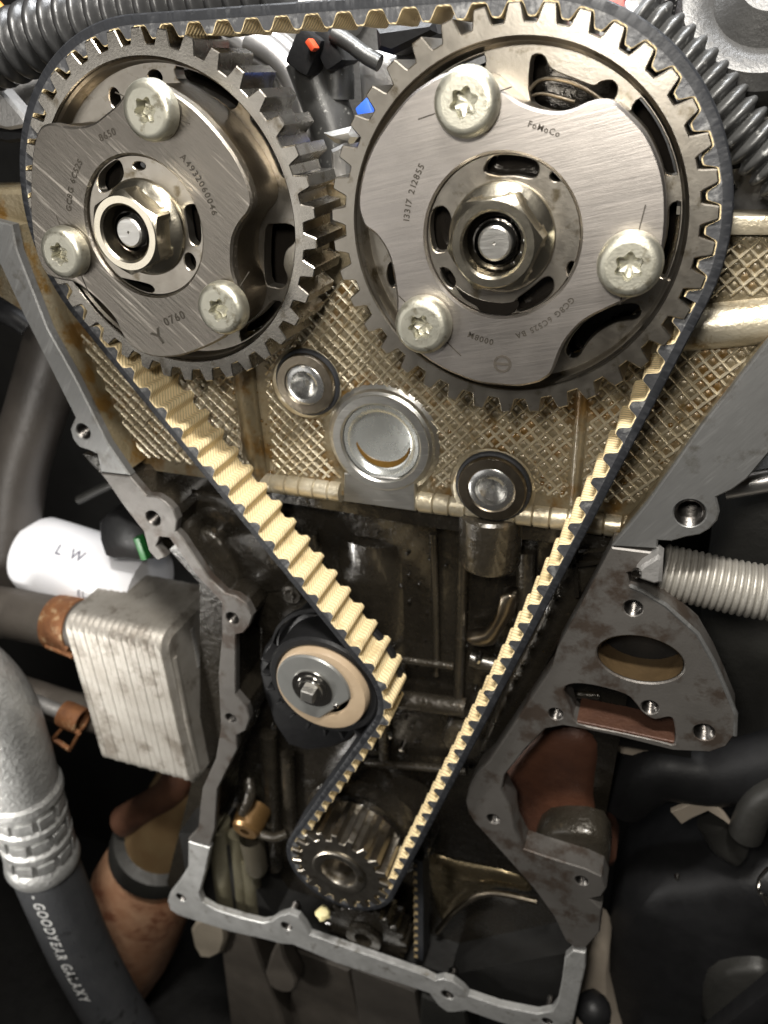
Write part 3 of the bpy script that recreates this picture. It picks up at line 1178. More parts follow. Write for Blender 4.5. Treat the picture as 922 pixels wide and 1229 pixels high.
def flange(parent, name, px, z, holes, mt, depth=0.07, sm=0, bev=0.010, extra=(), wall=None):
    k = MB()
    hl = []
    for (hx, hy, r) in holes:
        hl.append(circle(at(hx, hy, z), r, 24))
    hl += [pix(e, z, 3) for e in extra]
    prism(k, pix(px, z, sm), z - depth, z, hl, bev)
    o = k.build(name, mt, parent, angle=30)
    if wall:
        k = MB()
        q = pix(px, z, sm)
        if area2(q) < 0:
            q = q[::-1]
        prism(k, inset(q, 0.022), z - 0.50, z - depth + 0.004, [circle(at(hx, hy, z), r * 1.02, 24) for hx, hy, r in holes])
        k.build('case_wall', wall, parent, angle=30)
    for (hx, hy, r) in holes:
        hole_cup(parent, at(hx, hy, z), r, z - 0.004)
    return o


flange(head, 'left_flange', [(-60, 250), (14, 270), (20, 300), (57, 395), (90, 454), (129, 532), (156, 571), (121, 567), (116, 545), (105, 540), (95, 537), (87, 527), (84, 515), (90, 501), (59, 439), (29, 380), (0, 318), (-60, 290)],
       ZFL, [(100, 518, 0.060)], flange_m, wall=alu_tan)
flange(head, 'right_flange', [(1010, 300), (922, 410), (844, 509), (775, 607), (734, 656), (789, 659), (790, 649), (806, 650), (823, 645), (840, 642), (852, 635), (861, 625), (864, 614), (860, 597), (879, 588), (897, 575), (914, 555), (935, 530), (1010, 440)],
       ZFL, [(828, 616, 0.088)], flange_m, wall=alu_tan)
# dirty lug at the far left of the head behind the sprocket
m = MB()
prism(m, pix([(-30, 228), (40, 228), (44, 256), (40, 292), (14, 292), (-30, 296)], -0.42), -0.75, -0.42, bev=0.03)
m.build('side_lug', alu_tan, head)

block = thing('engine_block', (-1.0, -4.5, ZBLK), 'dark oily iron engine block wall below the tan head', 'engine casting')
m = MB()
prism(m, pix([(100, 545), (330, 590), (560, 615), (780, 640), (760, 800), (690, 1180), (240, 1110), (200, 1060), (240, 900), (240, 700)], ZBLK), -1.3, ZBLK)
m.build('front_wall', block_m, block)
m = MB()
prism(m, pix([(130, 556), (330, 583), (412, 595), (500, 610), (560, 618), (740, 645), (735, 662), (560, 640), (500, 632), (412, 616), (330, 603), (140, 575)], -0.55), -0.85, -0.55, bev=0.012)
m.build('deck_edge', block_m, block)
m = MB()     # bulged centre of the casting
a, b = hp(462, 618, -1.22), hp(470, 790, -1.22)
lathe(m, [(0.0, 0.0), (0.42, 0.0), (0.47, 0.04), (0.49, 0.2), (0.49, (b - a).length - 0.1), (0.45, (b - a).length), (0.0, (b - a).length + 0.03)], a, b - a, 48)
m.build('centre_barrel', block_m, block)
for pts, r in (([(372, 640), (385, 720), (392, 790)], 0.06), ([(520, 640), (523, 740), (524, 810)], 0.030), ([(632, 660), (628, 760), (610, 860)], 0.07), ([(556, 660), (552, 790), (548, 900)], 0.045),
               ([(460, 835), (462, 930)], 0.05), ([(345, 905), (350, 1010)], 0.07), ([(322, 880), (330, 1040)], 0.09), ([(432, 832), (438, 900)], 0.04)):
    m = MB()
    sweep(m, path3([hp(x, y, -0.76) for x, y in pts], 6), r, 16)
    m.build('upright_rib', block_lt, block)
m = MB()
for pts, r in (([(470, 838), (500, 842), (560, 850)], 0.085), ([(565, 790), (600, 800), (640, 805)], 0.07), ([(470, 790), (545, 800)], 0.03), ([(640, 830), (720, 835)], 0.03), ([(440, 915), (560, 925)], 0.04)):
    k = MB()
    sweep(k, path3([hp(x, y, -0.72) for x, y in pts], 6), r, 16)
    k.build('cross_rib', block_lt, block)
# boss hanging under the right-hand bolt
a = hp(590, 612, -0.56)
m = MB()
lathe(m, [(0, 0), (0.205, 0.0), (0.225, 0.02), (0.225, 0.40), (0.21, 0.43), (0.0, 0.44)], a, (0, -1, 0), 40)
m.build('hanging_boss', block_lt, block)
c = at(556, 892, -0.60)
m = MB()
lathe(m, [(0.20, -0.2), (0.19, -0.02), (0.17, 0.0), (0.085, 0.0), (0.075, -0.02), (0.07, -0.2)], (c[0], c[1], -0.60), seg=36)
m.build('pivot_boss', block_lt, block)
# lumps of the casting on the left, between flange and belt
for pts, z, b_ in (([(205, 588), (300, 604), (322, 640), (255, 640), (225, 630)], -0.55, 0.04), ([(262, 648), (330, 640), (372, 700), (300, 715), (270, 690)], -0.50, 0.04),
                   ([(285, 705), (345, 690), (385, 740), (335, 770), (300, 745)], -0.55, 0.05), ([(232, 640), (262, 648), (290, 705), (262, 690)], -0.45, 0.02)):
    m = MB()
    prism(m, pix(pts, z, 3), -0.9, z, bev=b_)
    m.build('cast_lump', block_lt, block, angle=60)
m = MB()
c = hp(347, 716, -0.40)
lathe(m, [(0.0, 0.0), (0.035, 0.0), (0.05, -0.02), (0.085, -0.02), (0.095, -0.04), (0.095, -0.3)], c, seg=24)
m.build('dowel_end', block_lt, block)
for (px, py, r) in ((330, 870, 0.03), (484, 896, 0.03), (575, 790, 0.03), (610, 770, 0.025), (470, 880, 0.028)):
    m = MB()
    lathe(m, [(0, 0.05), (r * 0.8, 0.045), (r, 0.02), (r, -0.05)], hp(px, py, -0.68), seg=14)
    m.build('stud_tip', chrome, block)
# grey wet bracket behind the right span
m = MB()
prism(m, pix([(600, 716), (618, 716), (618, 735), (604, 756), (592, 776), (566, 776), (558, 766), (580, 762), (594, 740)], -0.62, 2), -0.74, -0.62, bev=0.02)
m.build('wet_bracket', steel_dk, block, angle=60)
# right inner side of the case
m = MB()
prism(m, pix([(668, 668), (734, 660), (700, 726), (668, 780), (630, 850), (600, 905), (575, 905), (610, 820), (650, 740)], -0.50), -0.9, -0.50, bev=0.03)
m.build('side_web', block_lt, block, angle=60)
for pts in ([(690, 664), (694, 712)], [(672, 676), (732, 668)], [(700, 715), (732, 668)]):
    m = MB()
    bar(m, hp(*pts[0], -0.46), hp(*pts[1], -0.46), 0.035, 0.12, bev=0.006)
    m.build('stiffening_rib', block_m, block)
# left flange of the block and lower corner
flange(block, 'left_flange', [(121, 568), (156, 572), (176, 595), (188, 596), (199, 603), (208, 612), (213, 624), (211, 638), (219, 646), (250, 693), (270, 712), (284, 716), (296, 725), (303, 739), (299, 752), (292, 760), (283, 762), (283, 833),
                              (296, 848), (300, 862), (295, 877), (284, 883), (285, 899), (275, 919), (261, 947), (258, 995), (252, 1015), (225, 1008), (238, 995), (241, 962), (243, 947), (259, 911), (265, 875), (262, 810), (266, 763), (266, 724), (234, 689), (203, 646), (192, 645), (188, 655), (199, 669), (189, 673), (178, 661), (172, 638), (148, 607)],
       ZFL, [(184, 622, 0.062), (279, 742, 0.055), (277, 862, 0.05)], flange_dk, wall=block_m)
m = MB()
oval = ellipse(at(768, 792, ZFL), 48 * pxunit(768, 792, ZFL) * 1.05, 28 * pxunit(768, 792, ZFL) * 1.22, 0.0, 40)
slot_px = [(677, 828), (690, 821), (717, 824), (751, 834), (764, 846), (772, 856), (786, 864), (803, 861), (809, 868), (810, 893), (790, 889), (745, 879), (694, 868), (684, 850)]
k = MB()
pump_px = [(734, 657), (698, 726), (669, 779), (662, 803), (626, 856), (588, 913), (572, 928), (563, 944), (559, 962), (562, 976), (570, 988), (602, 1023), (641, 1067), (665, 1100), (679, 1129), (690, 1138), (703, 1138), (720, 1119), (722, 1091),
           (708, 1079), (722, 1076), (728, 1066), (722, 1052), (703, 1043), (655, 1028), (629, 1019), (617, 995), (614, 971), (602, 947), (606, 930), (631, 899), (655, 875), (676, 871), (698, 875), (741, 884), (808, 901), (852, 903), (872, 896), (882, 882), (883, 856),
           (871, 827), (856, 793), (837, 760), (799, 726), (770, 709), (756, 702), (753, 688), (780, 681), (789, 664)]
small = [(760, 730, 0.058), (780, 849, 0.055), (667, 857, 0.050), (845, 879, 0.068), (592, 983, 0.050), (698, 1057, 0.05)]
prism(k, pix(pump_px, ZFL), ZFL - 0.20, ZFL, [circle(at(x, y, ZFL), r, 24) for x, y, r in small] + [oval, pix(slot_px, ZFL, 3)], 0.010)
k.build('right_flange', flange_dk, block, angle=30)
for x, y, r in small:
    hole_cup(block, at(x, y, ZFL), r, ZFL - 0.004, 0.19)
oil_tan = mat('tan_oily_floor', (0.10, 0.066, 0.032), (0.04, 0.026, 0.013), 0.3, 0.35, 0.12, 4, 0.7, 0.3, 26)
m = MB()     # bowl behind the oval opening
oc = at(768, 792, ZFL)
rows = []
for sc_, dz in ((0.975, -0.014), (0.975, -0.12), (1.0, -0.25), (1.0, -0.27)):
    rows.append(len(m.v))
    cxy = Vector(oc)
    m.v += [(cxy.x + (x - cxy.x) * sc_, cxy.y + (y - cxy.y) * sc_, ZFL + dz) for x, y in oval]
for a, b in zip(rows, rows[1:]):
    for i in range(40):
        m.f.append((a + i, a + (i + 1) % 40, b + (i + 1) % 40, b + i))
m.build('port_bowl', oil_tan, block)
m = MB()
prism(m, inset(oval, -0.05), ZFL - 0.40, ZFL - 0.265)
m.build('port_shade_cap', dark_m, block)  # dark cap stands in for the shade deep in the port
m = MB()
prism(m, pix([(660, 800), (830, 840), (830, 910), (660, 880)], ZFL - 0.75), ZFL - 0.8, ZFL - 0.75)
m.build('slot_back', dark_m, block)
m = MB()     # rusty ledge inside the slot
sl = [at(x, y, ZFL) for x, y in ((692, 868.5), (745, 879.5), (790, 889.5), (809, 893.5))]
prism(m, [(x, y - 0.006) for x, y in sl] + [(x, y + 0.022) for x, y in sl[::-1]], ZFL - 0.26, ZFL - 0.006, bev=0.006)
m.build('slot_ledge', mat('dull_rust', (0.095, 0.044, 0.026), (0.04, 0.018, 0.012), 0.3, 0.5, 0.1, 6, 0.8, 0.4), block)
m = MB()     # thin raised edge of the flange
sweep(m, [hp(x, y, ZFL - 0.01) for x, y in ((756, 703), (770, 709), (799, 726), (837, 760), (856, 793), (871, 827), (883, 856), (882, 882))], 0.016, 8)
m.build('raised_edge', flange_m, block)

# beads of oil added so the castings sparkle
for own, zone, zz, cnt in ((block, [(150, 600), (330, 620), (560, 650), (700, 680), (640, 840), (560, 980), (380, 940), (300, 780)], -0.80, 150),
                           (head, [(120, 430), (330, 430), (430, 480), (560, 480), (880, 420), (760, 610), (560, 590), (330, 570), (180, 545)], ZWALL + 0.004, 110)):
    k = MB()
    zp_ = pix(zone, zz)
    xs = [q[0] for q in zp_]
    ys = [q[1] for q in zp_]
    while cnt:
        x, y = random.uniform(min(xs), max(xs)), random.uniform(min(ys), max(ys))
        WPOLY, EXC, CAPS = zp_, [ex(368, 460, 46), ex(456, 545, 82), ex(591, 585, 52)], []
        if not run_ok(x, y):
            continue
        cnt -= 1
        r = random.choice((0.008, 0.010, 0.013, 0.018))
        lathe(k, [(0, 0.6 * r), (0.6 * r, 0.5 * r), (r, 0.05 * r), (0.9 * r, -r)], (x, y, zz), seg=8)
    tag(k.build('oil_glint_beads', oil_shade_black if own is block else amber, own, angle=80), kind='stuff')

# ------------------------------------------------------------------ oil pan rail
pan = thing('oil_pan', (-1.8, -7.3, ZFL), 'pale grey oil pan rail with bolt ears along the bottom of the case', 'engine casting')
flange(pan, 'rail', [(226, 1010), (252, 1018), (246, 1048), (239, 1072), (243, 1083), (258, 1092), (294, 1103), (315, 1108), (325, 1106), (334, 1100), (347, 1096), (358, 1101), (365, 1110), (372, 1122), (426, 1141), (508, 1170), (522, 1177), (532, 1175), (543, 1178), (555, 1187), (562, 1195), (600, 1208), (645, 1217), (662, 1214), (669, 1204), (674, 1180),
                     (678, 1150), (688, 1141), (703, 1144), (703, 1160), (694, 1200), (686, 1236), (690, 1262), (640, 1240), (590, 1224), (560, 1213), (548, 1215), (537, 1215), (526, 1207), (515, 1192), (485, 1182), (404, 1156), (352, 1134), (338, 1133), (320, 1128), (279, 1119), (215, 1099), (204, 1092), (201, 1082), (204, 1072), (215, 1058), (226, 1040)],
       ZFL, [(217, 1077, 0.06), (344, 1112, 0.062), (537, 1194, 0.062), (657, 1226, 0.05)], pan_m, 0.07)
m = MB()
prism(m, pix([(215, 1000), (262, 1000), (330, 1100), (540, 1170), (700, 1140), (690, 1240), (540, 1190), (330, 1120), (230, 1090)], -0.46), -1.2, -0.46)
m.build('pan_body', dark_m, pan)
# paler inner corner of the pan
m = MB()
olive = (mat('oily_olive_casting', (0.17, 0.155, 0.105), (0.09, 0.08, 0.05), 0.5, 0.36, 0.1, 3, 0.8, 0.3, 24))
for pts, r in (([(262, 985), (268, 1040), (276, 1100)], 0.13), ([(300, 1030), (304, 1070), (308, 1112)], 0.10), ([(284, 1000), (290, 1050), (294, 1108)], 0.09)):
    m = MB()
    sweep(m, path3([hp(x, y, -0.52) for x, y in pts], 5), r, 18)
    m.build('corner_rib', olive, pan)

# ------------------------------------------------------------------ tensioner
t = thing('belt_tensioner', (CT[0], CT[1], -0.1), 'black ribbed tensioner roller with a tan ring pressing on the belt', 'tensioner')
m = MB()
prism(m, circle(CT, RT, 72), -0.36, -0.06, [circle(CT, 0.395, 60)], 0.02)
m.build('roller', blackp, t)
m = MB()
lathe(m, [(0.555, -0.37), (0.58, -0.35), (0.58, -0.31), (0.555, -0.29)], (CT[0], CT[1], 0), seg=60)
m.build('rear_lip', blackp, t)
for k in range(9):
    a = math.radians(165 + k * 17)
    m = MB()
    d = Vector((math.cos(a), math.sin(a), 0))
    box(m, Vector((CT[0], CT[1], -0.17)) + d * 0.515, d * 0.038, Vector((-d.y, d.x, 0)) * 0.012, Vector((0, 0, 0.10)), 0.006)
    m.build('rib', blackp, t)
m = MB()
lathe(m, [(0.395, -0.10), (0.39, -0.035), (0.38, -0.015), (0.365, -0.01), (0.25, -0.012), (0.24, -0.04)], (CT[0], CT[1], 0), seg=64)
m.build('tan_ring', tan_ring, t)
ec = at(376, 825, 0.0)
m = MB()
dpts = circle(ec, 0.315, 60)
dpts = [p for p in dpts if not (p[0] > ec[0] + 0.02 and p[1] < ec[1] - 0.02 and (p[0] - ec[0]) - (p[1] - ec[1]) > 0.37)]
prism(m, dpts, -0.05, 0.012, bev=0.012)
m.build('eccentric_disc', mat('tensioner_steel', (0.34, 0.345, 0.33), (0.24, 0.24, 0.23), 0.65, 0.36, 0.06, 3, 0.8, 0.06, 40), t)
m = MB()
lathe(m, [(0.175, 0.01), (0.172, 0.024), (0.13, 0.026), (0.128, 0.04), (0.105, 0.043), (0.10, 0.06), (0.0, 0.062)], (ec[0], ec[1], 0), seg=40)
m.build('bolt_head', chrome, t)
m = MB()
sq = [(ec[0] + 0.075 * math.cos(math.radians(38 + 90 * i)) - 0.0, ec[1] + 0.075 * math.sin(math.radians(38 + 90 * i))) for i in range(4)]
prism(m, sq, 0.055, 0.125, bev=0.008)
m.build('square_drive', alu_mach, t)
m = MB()
lathe(m, [(0, 0.03), (0.018, 0.026), (0.025, 0.012)], (ec[0] + 0.19, ec[1] - 0.13, 0.0), seg=14)
m.build('locating_pin', chrome, t)
m = MB()
prism(m, pix([(310, 800), (345, 750), (372, 735), (420, 775), (440, 830), (420, 890), (345, 895)], -0.38, 3), -0.6, -0.38, bev=0.03)
m.build('mount_plate', blackp, t, angle=60)

# ------------------------------------------------------------------ oil pump drive below the crank sprocket
c2 = at(440, 1118, -0.40)
t = thing('pump_sprocket', (c2[0], c2[1], -0.45), 'dark oily toothed wheel below the small bottom sprocket', 'sprocket')
m = MB()
prism(m, tooth_outline(c2, 22, 0.1, 0.46, 0.40), -0.60, -0.36, [circle(c2, 0.12, 24)], 0.008)
m.build('toothed_ring', block_m, t, angle=30)
m = MB()
lathe(m, [(0.20, -0.35), (0.19, -0.30), (0.10, -0.30), (0.09, -0.5)], (c2[0], c2[1], 0), seg=32)
m.build('hub_collar', block_lt, t)
belt2 = MB()
fac2 = MB()
pts = [at(502, 1030, -0.42), at(503, 1080, -0.42), at(503, 1150, -0.42)]
P = resample([Vector((*p_, 0)) for p_ in pts], 0.01)
for i, p_ in enumerate(P):
    o = 0.05 if (i % 12) < 6 else 0.012
    belt2.v += [(p_.x + 0.05, p_.y, -0.40), (p_.x - o + 0.006, p_.y, -0.40), (p_.x - o + 0.006, p_.y, -0.62), (p_.x + 0.05, p_.y, -0.62)]
    fac2.v += [(p_.x - o + 0.006, p_.y, -0.399), (p_.x - o, p_.y, -0.403), (p_.x - o, p_.y, -0.62)]
for i in range(len(P) - 1):
    for k in range(4):
        belt2.f.append((4 * i + k, 4 * i + (k + 1) % 4, 4 * i + 4 + (k + 1) % 4, 4 * i + 4 + k))
    for k in range(2):
        fac2.f.append((3 * i + k, 3 * i + k + 1, 3 * i + 4 + k, 3 * i + 3 + k))
t = thing('pump_belt', (P[0].x, P[0].y, -0.5), 'short narrow dark toothed belt hanging beside the bottom sprocket', 'belt')
belt2.build('belt_back', rubber, t)
fac2.build('tooth_fabric', mat('oily_belt_fabric', (0.24, 0.18, 0.09), (0.12, 0.09, 0.045), 0, 0.5, 0.1, 5, 0.8, 0.3, 30), t)
# yellow paint dab
m = MB()
lathe(m, [(0, 0.05), (0.05, 0.04), (0.075, 0.0), (0.055, -0.05), (0, -0.06)], at3(388, 1096, -0.10), (0.2, 1, 0.2), 14, wob=0.15)
tag(m.build('paint_blob', mat('yellow_paint', (0.72, 0.66, 0.36), (0.6, 0.52, 0.26), 0, 0.5, 0.1, 8, 0.8, 0.2)), 'small pale yellow tab below the bottom sprocket teeth', 'tab')

# ================================================================== around the engine
# ------------------------------------------------------------------ oil cooler, a stack of plates
zc0, zc1 = -0.50, -1.52
L_t, R_t = at(97, 756, zc0), at(203, 770, zc0)
L_b, R_b = at(106, 908, zc0), at(192, 940, zc0)
x0, x1 = (L_t[0] + L_b[0]) / 2, (R_t[0] + R_b[0]) / 2
x1 += 0.13
yt, yb = (L_t[1] + R_t[1]) / 2 + 0.05, (L_b[1] + R_b[1]) / 2
t = thing('oil_cooler', ((x0 + x1) / 2, yb, (zc0 + zc1) / 2), 'dusty aluminium oil cooler, a rounded stack of thin plates left of the flange', 'oil cooler')


def rrect(y0, y1, z0, z1, r, n=6):
    out = []
    for (cy, cz, a0) in ((y1 - r, z0 - r, 0), (y0 + r, z0 - r, PI / 2), (y0 + r, z1 + r, PI), (y1 - r, z1 + r, 3 * PI / 2)):
        for k in range(n + 1):
            a = a0 + PI / 2 * k / n
            out.append((cy + r * math.cos(a), cz + r * math.sin(a)))
    return out


def xslab(mb, xa, xb, ra, rb, bev=0.0):
    """slab between two x planes with rounded rectangle outlines"""
    n = len(ra)
    rows = []
    for x, r in ((xa, inset(ra, bev) if bev else ra), (xa + bev, ra), (xb - bev, rb), (xb, inset(rb, bev) if bev else rb)):
        rows.append(len(mb.v))
        mb.v += [(x, y, z) for y, z in r]
    for a, b in zip(rows, rows[1:]):
        for i in range(n):
            mb.f.append((a + i, a + (i + 1) % n, b + (i + 1) % n, b + i))
    mb.f.append(tuple(rows[0] + i for i in range(n)))
    mb.f.append(tuple(rows[-1] + i for i in range(n)))


NP = 15
dx = (x1 - x0) / NP
plate0 = None
for k in range(NP):
    m = MB()
    rr = 0.17
    sl = 0.004 * (k % 2)
    ra = rrect(yb + sl + 0.008, yt - sl - 0.008, zc0 - sl - 0.008, zc1, rr)
    xslab(m, x0 + dx * k + 0.002, x0 + dx * (k + 1) - 0.002, rrect(yb + sl, yt - sl, zc0 - sl, zc1, rr), ra, 0.006)
    m.build('plate', cooler_m, t)
    m = None
m = MB()
xslab(m, x0 + 0.01, x1 - 0.01, rrect(yb + 0.02, yt - 0.02, zc0 - 0.02, zc1 + 0.02, 0.15), rrect(yb + 0.02, yt - 0.02, zc0 - 0.02, zc1 + 0.02, 0.15))
m.build('core', cooler_m, t)
m = MB()
xslab(m, x1, x1 + 0.05, rrect(yb + 0.01, yt - 0.01, zc0 - 0.01, zc1 + 0.01, 0.12), rrect(yb + 0.06, yt - 0.06, zc0 - 0.05, zc1 + 0.05, 0.12), 0.012)
m.build('end_cover', cooler_m, t)
m = MB()
for k in range(11):
    yy = yt - 0.22 - k * 0.045
    box(m, (x1 + 0.05, yy, (zc0 * 0.55 + zc1 * 0.45)), (0.008, 0, 0), (0, 0.013, 0), (0, 0, 0.03), 0.004)
m.build('embossed_digits', pale_m, t)
m = MB()
sweep(m, path3([(x1 + 0.04, yt - 0.3, zc0 - 0.12), (x1 + 0.05, (yt + yb) / 2 - 0.1, zc0 - 0.1), (x1 + 0.04, yb + 0.15, zc0 - 0.12)], 5), 0.035, 10)
m.build('pressed_bead', cooler_m, t)

# pipe with rusty clamp going into the cooler, and the lower nipple
def ring_band(mb, a, b, r, w=0.012):
    ax = Vector(b) - Vector(a)
    L = ax.length
    return lathe(mb, [(r - 0.01, 0), (r + w, 0), (r + w + 0.006, L * 0.2), (r + w + 0.006, L * 0.8), (r + w, L), (r - 0.01, L)], a, ax, 32)


zp = -0.85
m = MB()
sweep(m, path3([at3(-60, 728, zp), at3(0, 734, zp), at3(60, 745, zp), at3(130, 757, zp)], 5), 0.275, 28)
tag(m.build('coolant_hose', hose_brown), 'thick dusty brown hose running into the side of the oil cooler', 'hose')
t = thing('hose_clamp', at3(85, 745, zp), 'rusty orange band clamp around the thick brown hose', 'hose clamp', 'rusty hose clamps by the oil cooler')
m = MB()
ring_band(m, at3(70, 747, zp), at3(98, 752, zp), 0.283)
m.build('band', rust_m, t)
m = MB()
a, b = at3(56, 775, zp + 0.28), at3(88, 788, zp + 0.28)
sweep(m, [a, b], 0.028, 10)
m.build('tightening_screw', rust_m, t)
m = MB()
box(m, at3(78, 776, zp + 0.25), (0.05, -0.02, 0), (0.02, 0.04, 0), (0, 0, 0.04), 0.01)
m.build('screw_housing', rust_m, t)
m = MB()
sweep(m, path3([at3(-40, 812, zp), at3(20, 830, zp), at3(70, 846, zp), at3(130, 862, zp)], 4), 0.20, 22)
tag(m.build('return_hose', hose_brown), 'thinner brown hose running into the lower side of the oil cooler', 'hose')
m = MB()
sweep(m, [at3(32, 838, -0.5), at3(76, 856, -0.5)], [0.085, 0.075], 16)
tag(m.build('hose_nipple', pale_m), 'pale metal pipe stub pointing at the rusty lower clamp', 'pipe')
t = thing('hose_clamp', at3(85, 865, -0.5), 'rusty brown clamp with a square loop below the oil cooler hose', 'hose clamp', 'rusty hose clamps by the oil cooler')
m = MB()
ring_band(m, at3(76, 856, -0.52), at3(99, 866, -0.52), 0.12, 0.02)
m.build('band', rust_m, t)
m = MB()
q = [at3(64, 886, -0.42), at3(78, 870, -0.42), at3(95, 880, -0.42), at3(84, 900, -0.42), at3(64, 886, -0.42)]
for a, b in zip(q, q[1:]):
    bar(m, a, b, 0.035, 0.05, bev=0.008)
m.build('loop', rust_m, t)

# white canister
zb = -1.45
t = thing('white_canister', at3(110, 690, zb), 'white plastic canister lying behind the oil cooler with small dark print', 'canister')
a, b = at3(42, 665, zb), at3(180, 710, zb)
ax = b - a
L = ax.length
m = MB()
lathe(m, [(0, -0.10), (0.24, -0.09), (0.40, -0.02), (0.455, 0.10), (0.46, 0.3), (0.46, L), (0, L)], a, ax, 40)
m.build('bottle', white_m, t)
axn, uu, vv = frame(ax)
m = MB()
for (fr, an, s_, sz) in ((0.36, -0.15, 'L W', 0.16), (0.62, 0.62, 'EL', 0.10)):
    # print on the curved side: angle measured from the side that faces the camera
    base_n = (Vector(CAM) - (a + ax * fr)).normalized()
    base_n = (base_n - axn * base_n.dot(axn)).normalized()
    side = -axn.cross(base_n)
    x = 0
    for ch in s_:
        if ch == ' ':
            x += 0.08
            continue
        vs, fs, w = glyph(ch)
        out = []
        for vx, vy in vs:
            th = -an + (vy * sz) / 0.46
            nn = base_n * math.cos(th) + side * math.sin(th)
            out.append(a + ax * fr + axn * (x + vx * sz) + nn * 0.464)
        m.add(out, fs)
        x += (w + 0.12) * sz
m.build('label_print', label_m, t, recalc=False)
t = thing('black_connector', at3(150, 655, -1.1), 'black plastic connector with a green clip on top of the white canister', 'connector')
m = MB()
prism(m, pix([(118, 628), (140, 618), (178, 645), (182, 672), (150, 672), (125, 668)], -1.05, 2), -1.4, -1.05, bev=0.03)
m.build('shell', blackp, t, angle=60)
m = MB()
box(m, at3(171, 657, -0.98), (0.035, 0.01, 0), (-0.02, 0.12, 0), (0, 0, 0.04), 0.01)
m.build('clip', green_m, t)

# dark tall pipe at the far left
m = MB()
sweep(m, path3([at3(75, 395, -1.5), at3(48, 480, -1.5), at3(22, 570, -1.5), at3(12, 690, -1.5)], 6), [0.30] * 19, 28)
tag(m.build('dark_pipe', mat('dark_brown_pipe', (0.060, 0.052, 0.044), (0.035, 0.03, 0.026), 0.1, 0.45, 0.1, 2, 0.8, 0.2, 20)), 'dark brown upright pipe at the left edge under the head flange', 'pipe')
m = MB()
sweep(m, path3([at3(95, 600, -1.7), at3(150, 575, -1.7), at3(230, 560, -1.7)], 6), 0.05, 12)
tag(m.build('dark_rod', dark_gr), 'thin dark rod crossing the gap above the white canister', 'rod')

# ------------------------------------------------------------------ elbow fitting and air conditioning hose
zE = 0.0
t = thing('hose_elbow', at3(30, 900, zE), 'rough pale aluminium elbow crimped onto the lettered black hose', 'hose fitting')
pe = path3([at3(-62, 800, zE), at3(-34, 815, zE), at3(-6, 850, zE), at3(13, 900, zE), at3(26, 945, zE)], 8)
uE = pxunit(30, 930, zE)
m = MB()
sweep(m, pe, [44 * uE] * len(pe), 32)
m.build('bend', elbow_m, t, angle=60)
m = MB()
sweep(m, [p_ + Vector((0, 0, 0)) + Vector((0.75, 0.45, 0.48)).normalized() * 43 * uE for p_ in pe[4:]], 0.022, 8)
m.build('casting_seam', elbow_m, t)
ax = (at3(53, 1036, zE) - at3(26, 940, zE))
a = at3(26, 940, zE)
L = ax.length
m = MB()
pr = []
for fr, r in ((-0.08, 45), (0.0, 52), (0.03, 56), (0.09, 57), (0.12, 52), (0.16, 50), (0.30, 50), (0.33, 54), (0.38, 54), (0.41, 49), (0.56, 49), (0.59, 54), (0.64, 54), (0.67, 49), (0.82, 49), (0.86, 55), (0.93, 57), (0.97, 55), (0.985, 44)):
    pr.append((r * 0.82 * uE, fr * L))
lathe(m, pr, a, ax, 48)
m.build('crimp_collar', elbow_m, t, angle=30)
m = MB()
axn, uu, vv = frame(ax)
for fr in (0.235, 0.485, 0.745):
    for k in range(10):
        an = 2 * PI * (k + 0.5 * (fr > 0.3)) / 10
        d = uu * math.cos(an) + vv * math.sin(an)
        s_ = axn.cross(d)
        box(m, a + ax * fr + d * 41.4 * uE, axn * L * 0.055, s_ * 10 * uE, d * 1.6 * uE, 0.8 * uE)
m.build('crimp_dents', elbow_m, t)
ph_ = path3([at3(50, 1028, zE), at3(69, 1075, zE), at3(102, 1150, zE), at3(148, 1232, zE), at3(203, 1310, zE)], 12)
t = thing('lettered_hose', ph_[0], 'black rubber hose with white lettering curving out of the aluminium elbow', 'hose')
m = MB()
rh = 42 * uE
sweep(m, ph_, rh, 40)
m.build('hose_wall', rubber_hose, t)
# lettering along the hose
P = resample(ph_, 0.01)


def hose_text(s, start_px, size, an, mb):
    d0 = min(range(len(P)), key=lambda i: (P[i] - at3(*start_px, zE)).length)
    x = d0 * 0.01
    for ch in s:
        if ch == ' ':
            x += 0.32 * size
            continue
        vs, fs, w = glyph(ch)
        out = []
        for vx, vy in vs:
            sx = x + (vx + vy * 0.2) * size
            i = min(len(P) - 2, int(sx / 0.01))
            p_ = P[i].lerp(P[i + 1], sx / 0.01 - i)
            tn = (P[min(len(P) - 1, i + 3)] - P[max(0, i - 3)]).normalized()
            bn = (Vector(CAM) - p_).normalized()
            bn = Vector((0.55, 0.70, 0.46))
            bn = (bn - tn * bn.dot(tn)).normalized()
            sd = bn.cross(tn)
            th = an + vy * size / rh
            nn = bn * math.cos(th) + sd * math.sin(th)
            out.append(p_ + tn * (sx / 0.01 - int(sx / 0.01)) * 0 + nn * (rh + 0.002))
        mb.add(out, fs)
        x += (w + 0.14) * size
    return x


m = MB()
hose_text('- GOODYEAR GALAXY', (54, 1040), 0.165, -0.66, m)
m.build('hose_lettering', print_m, t, recalc=False)

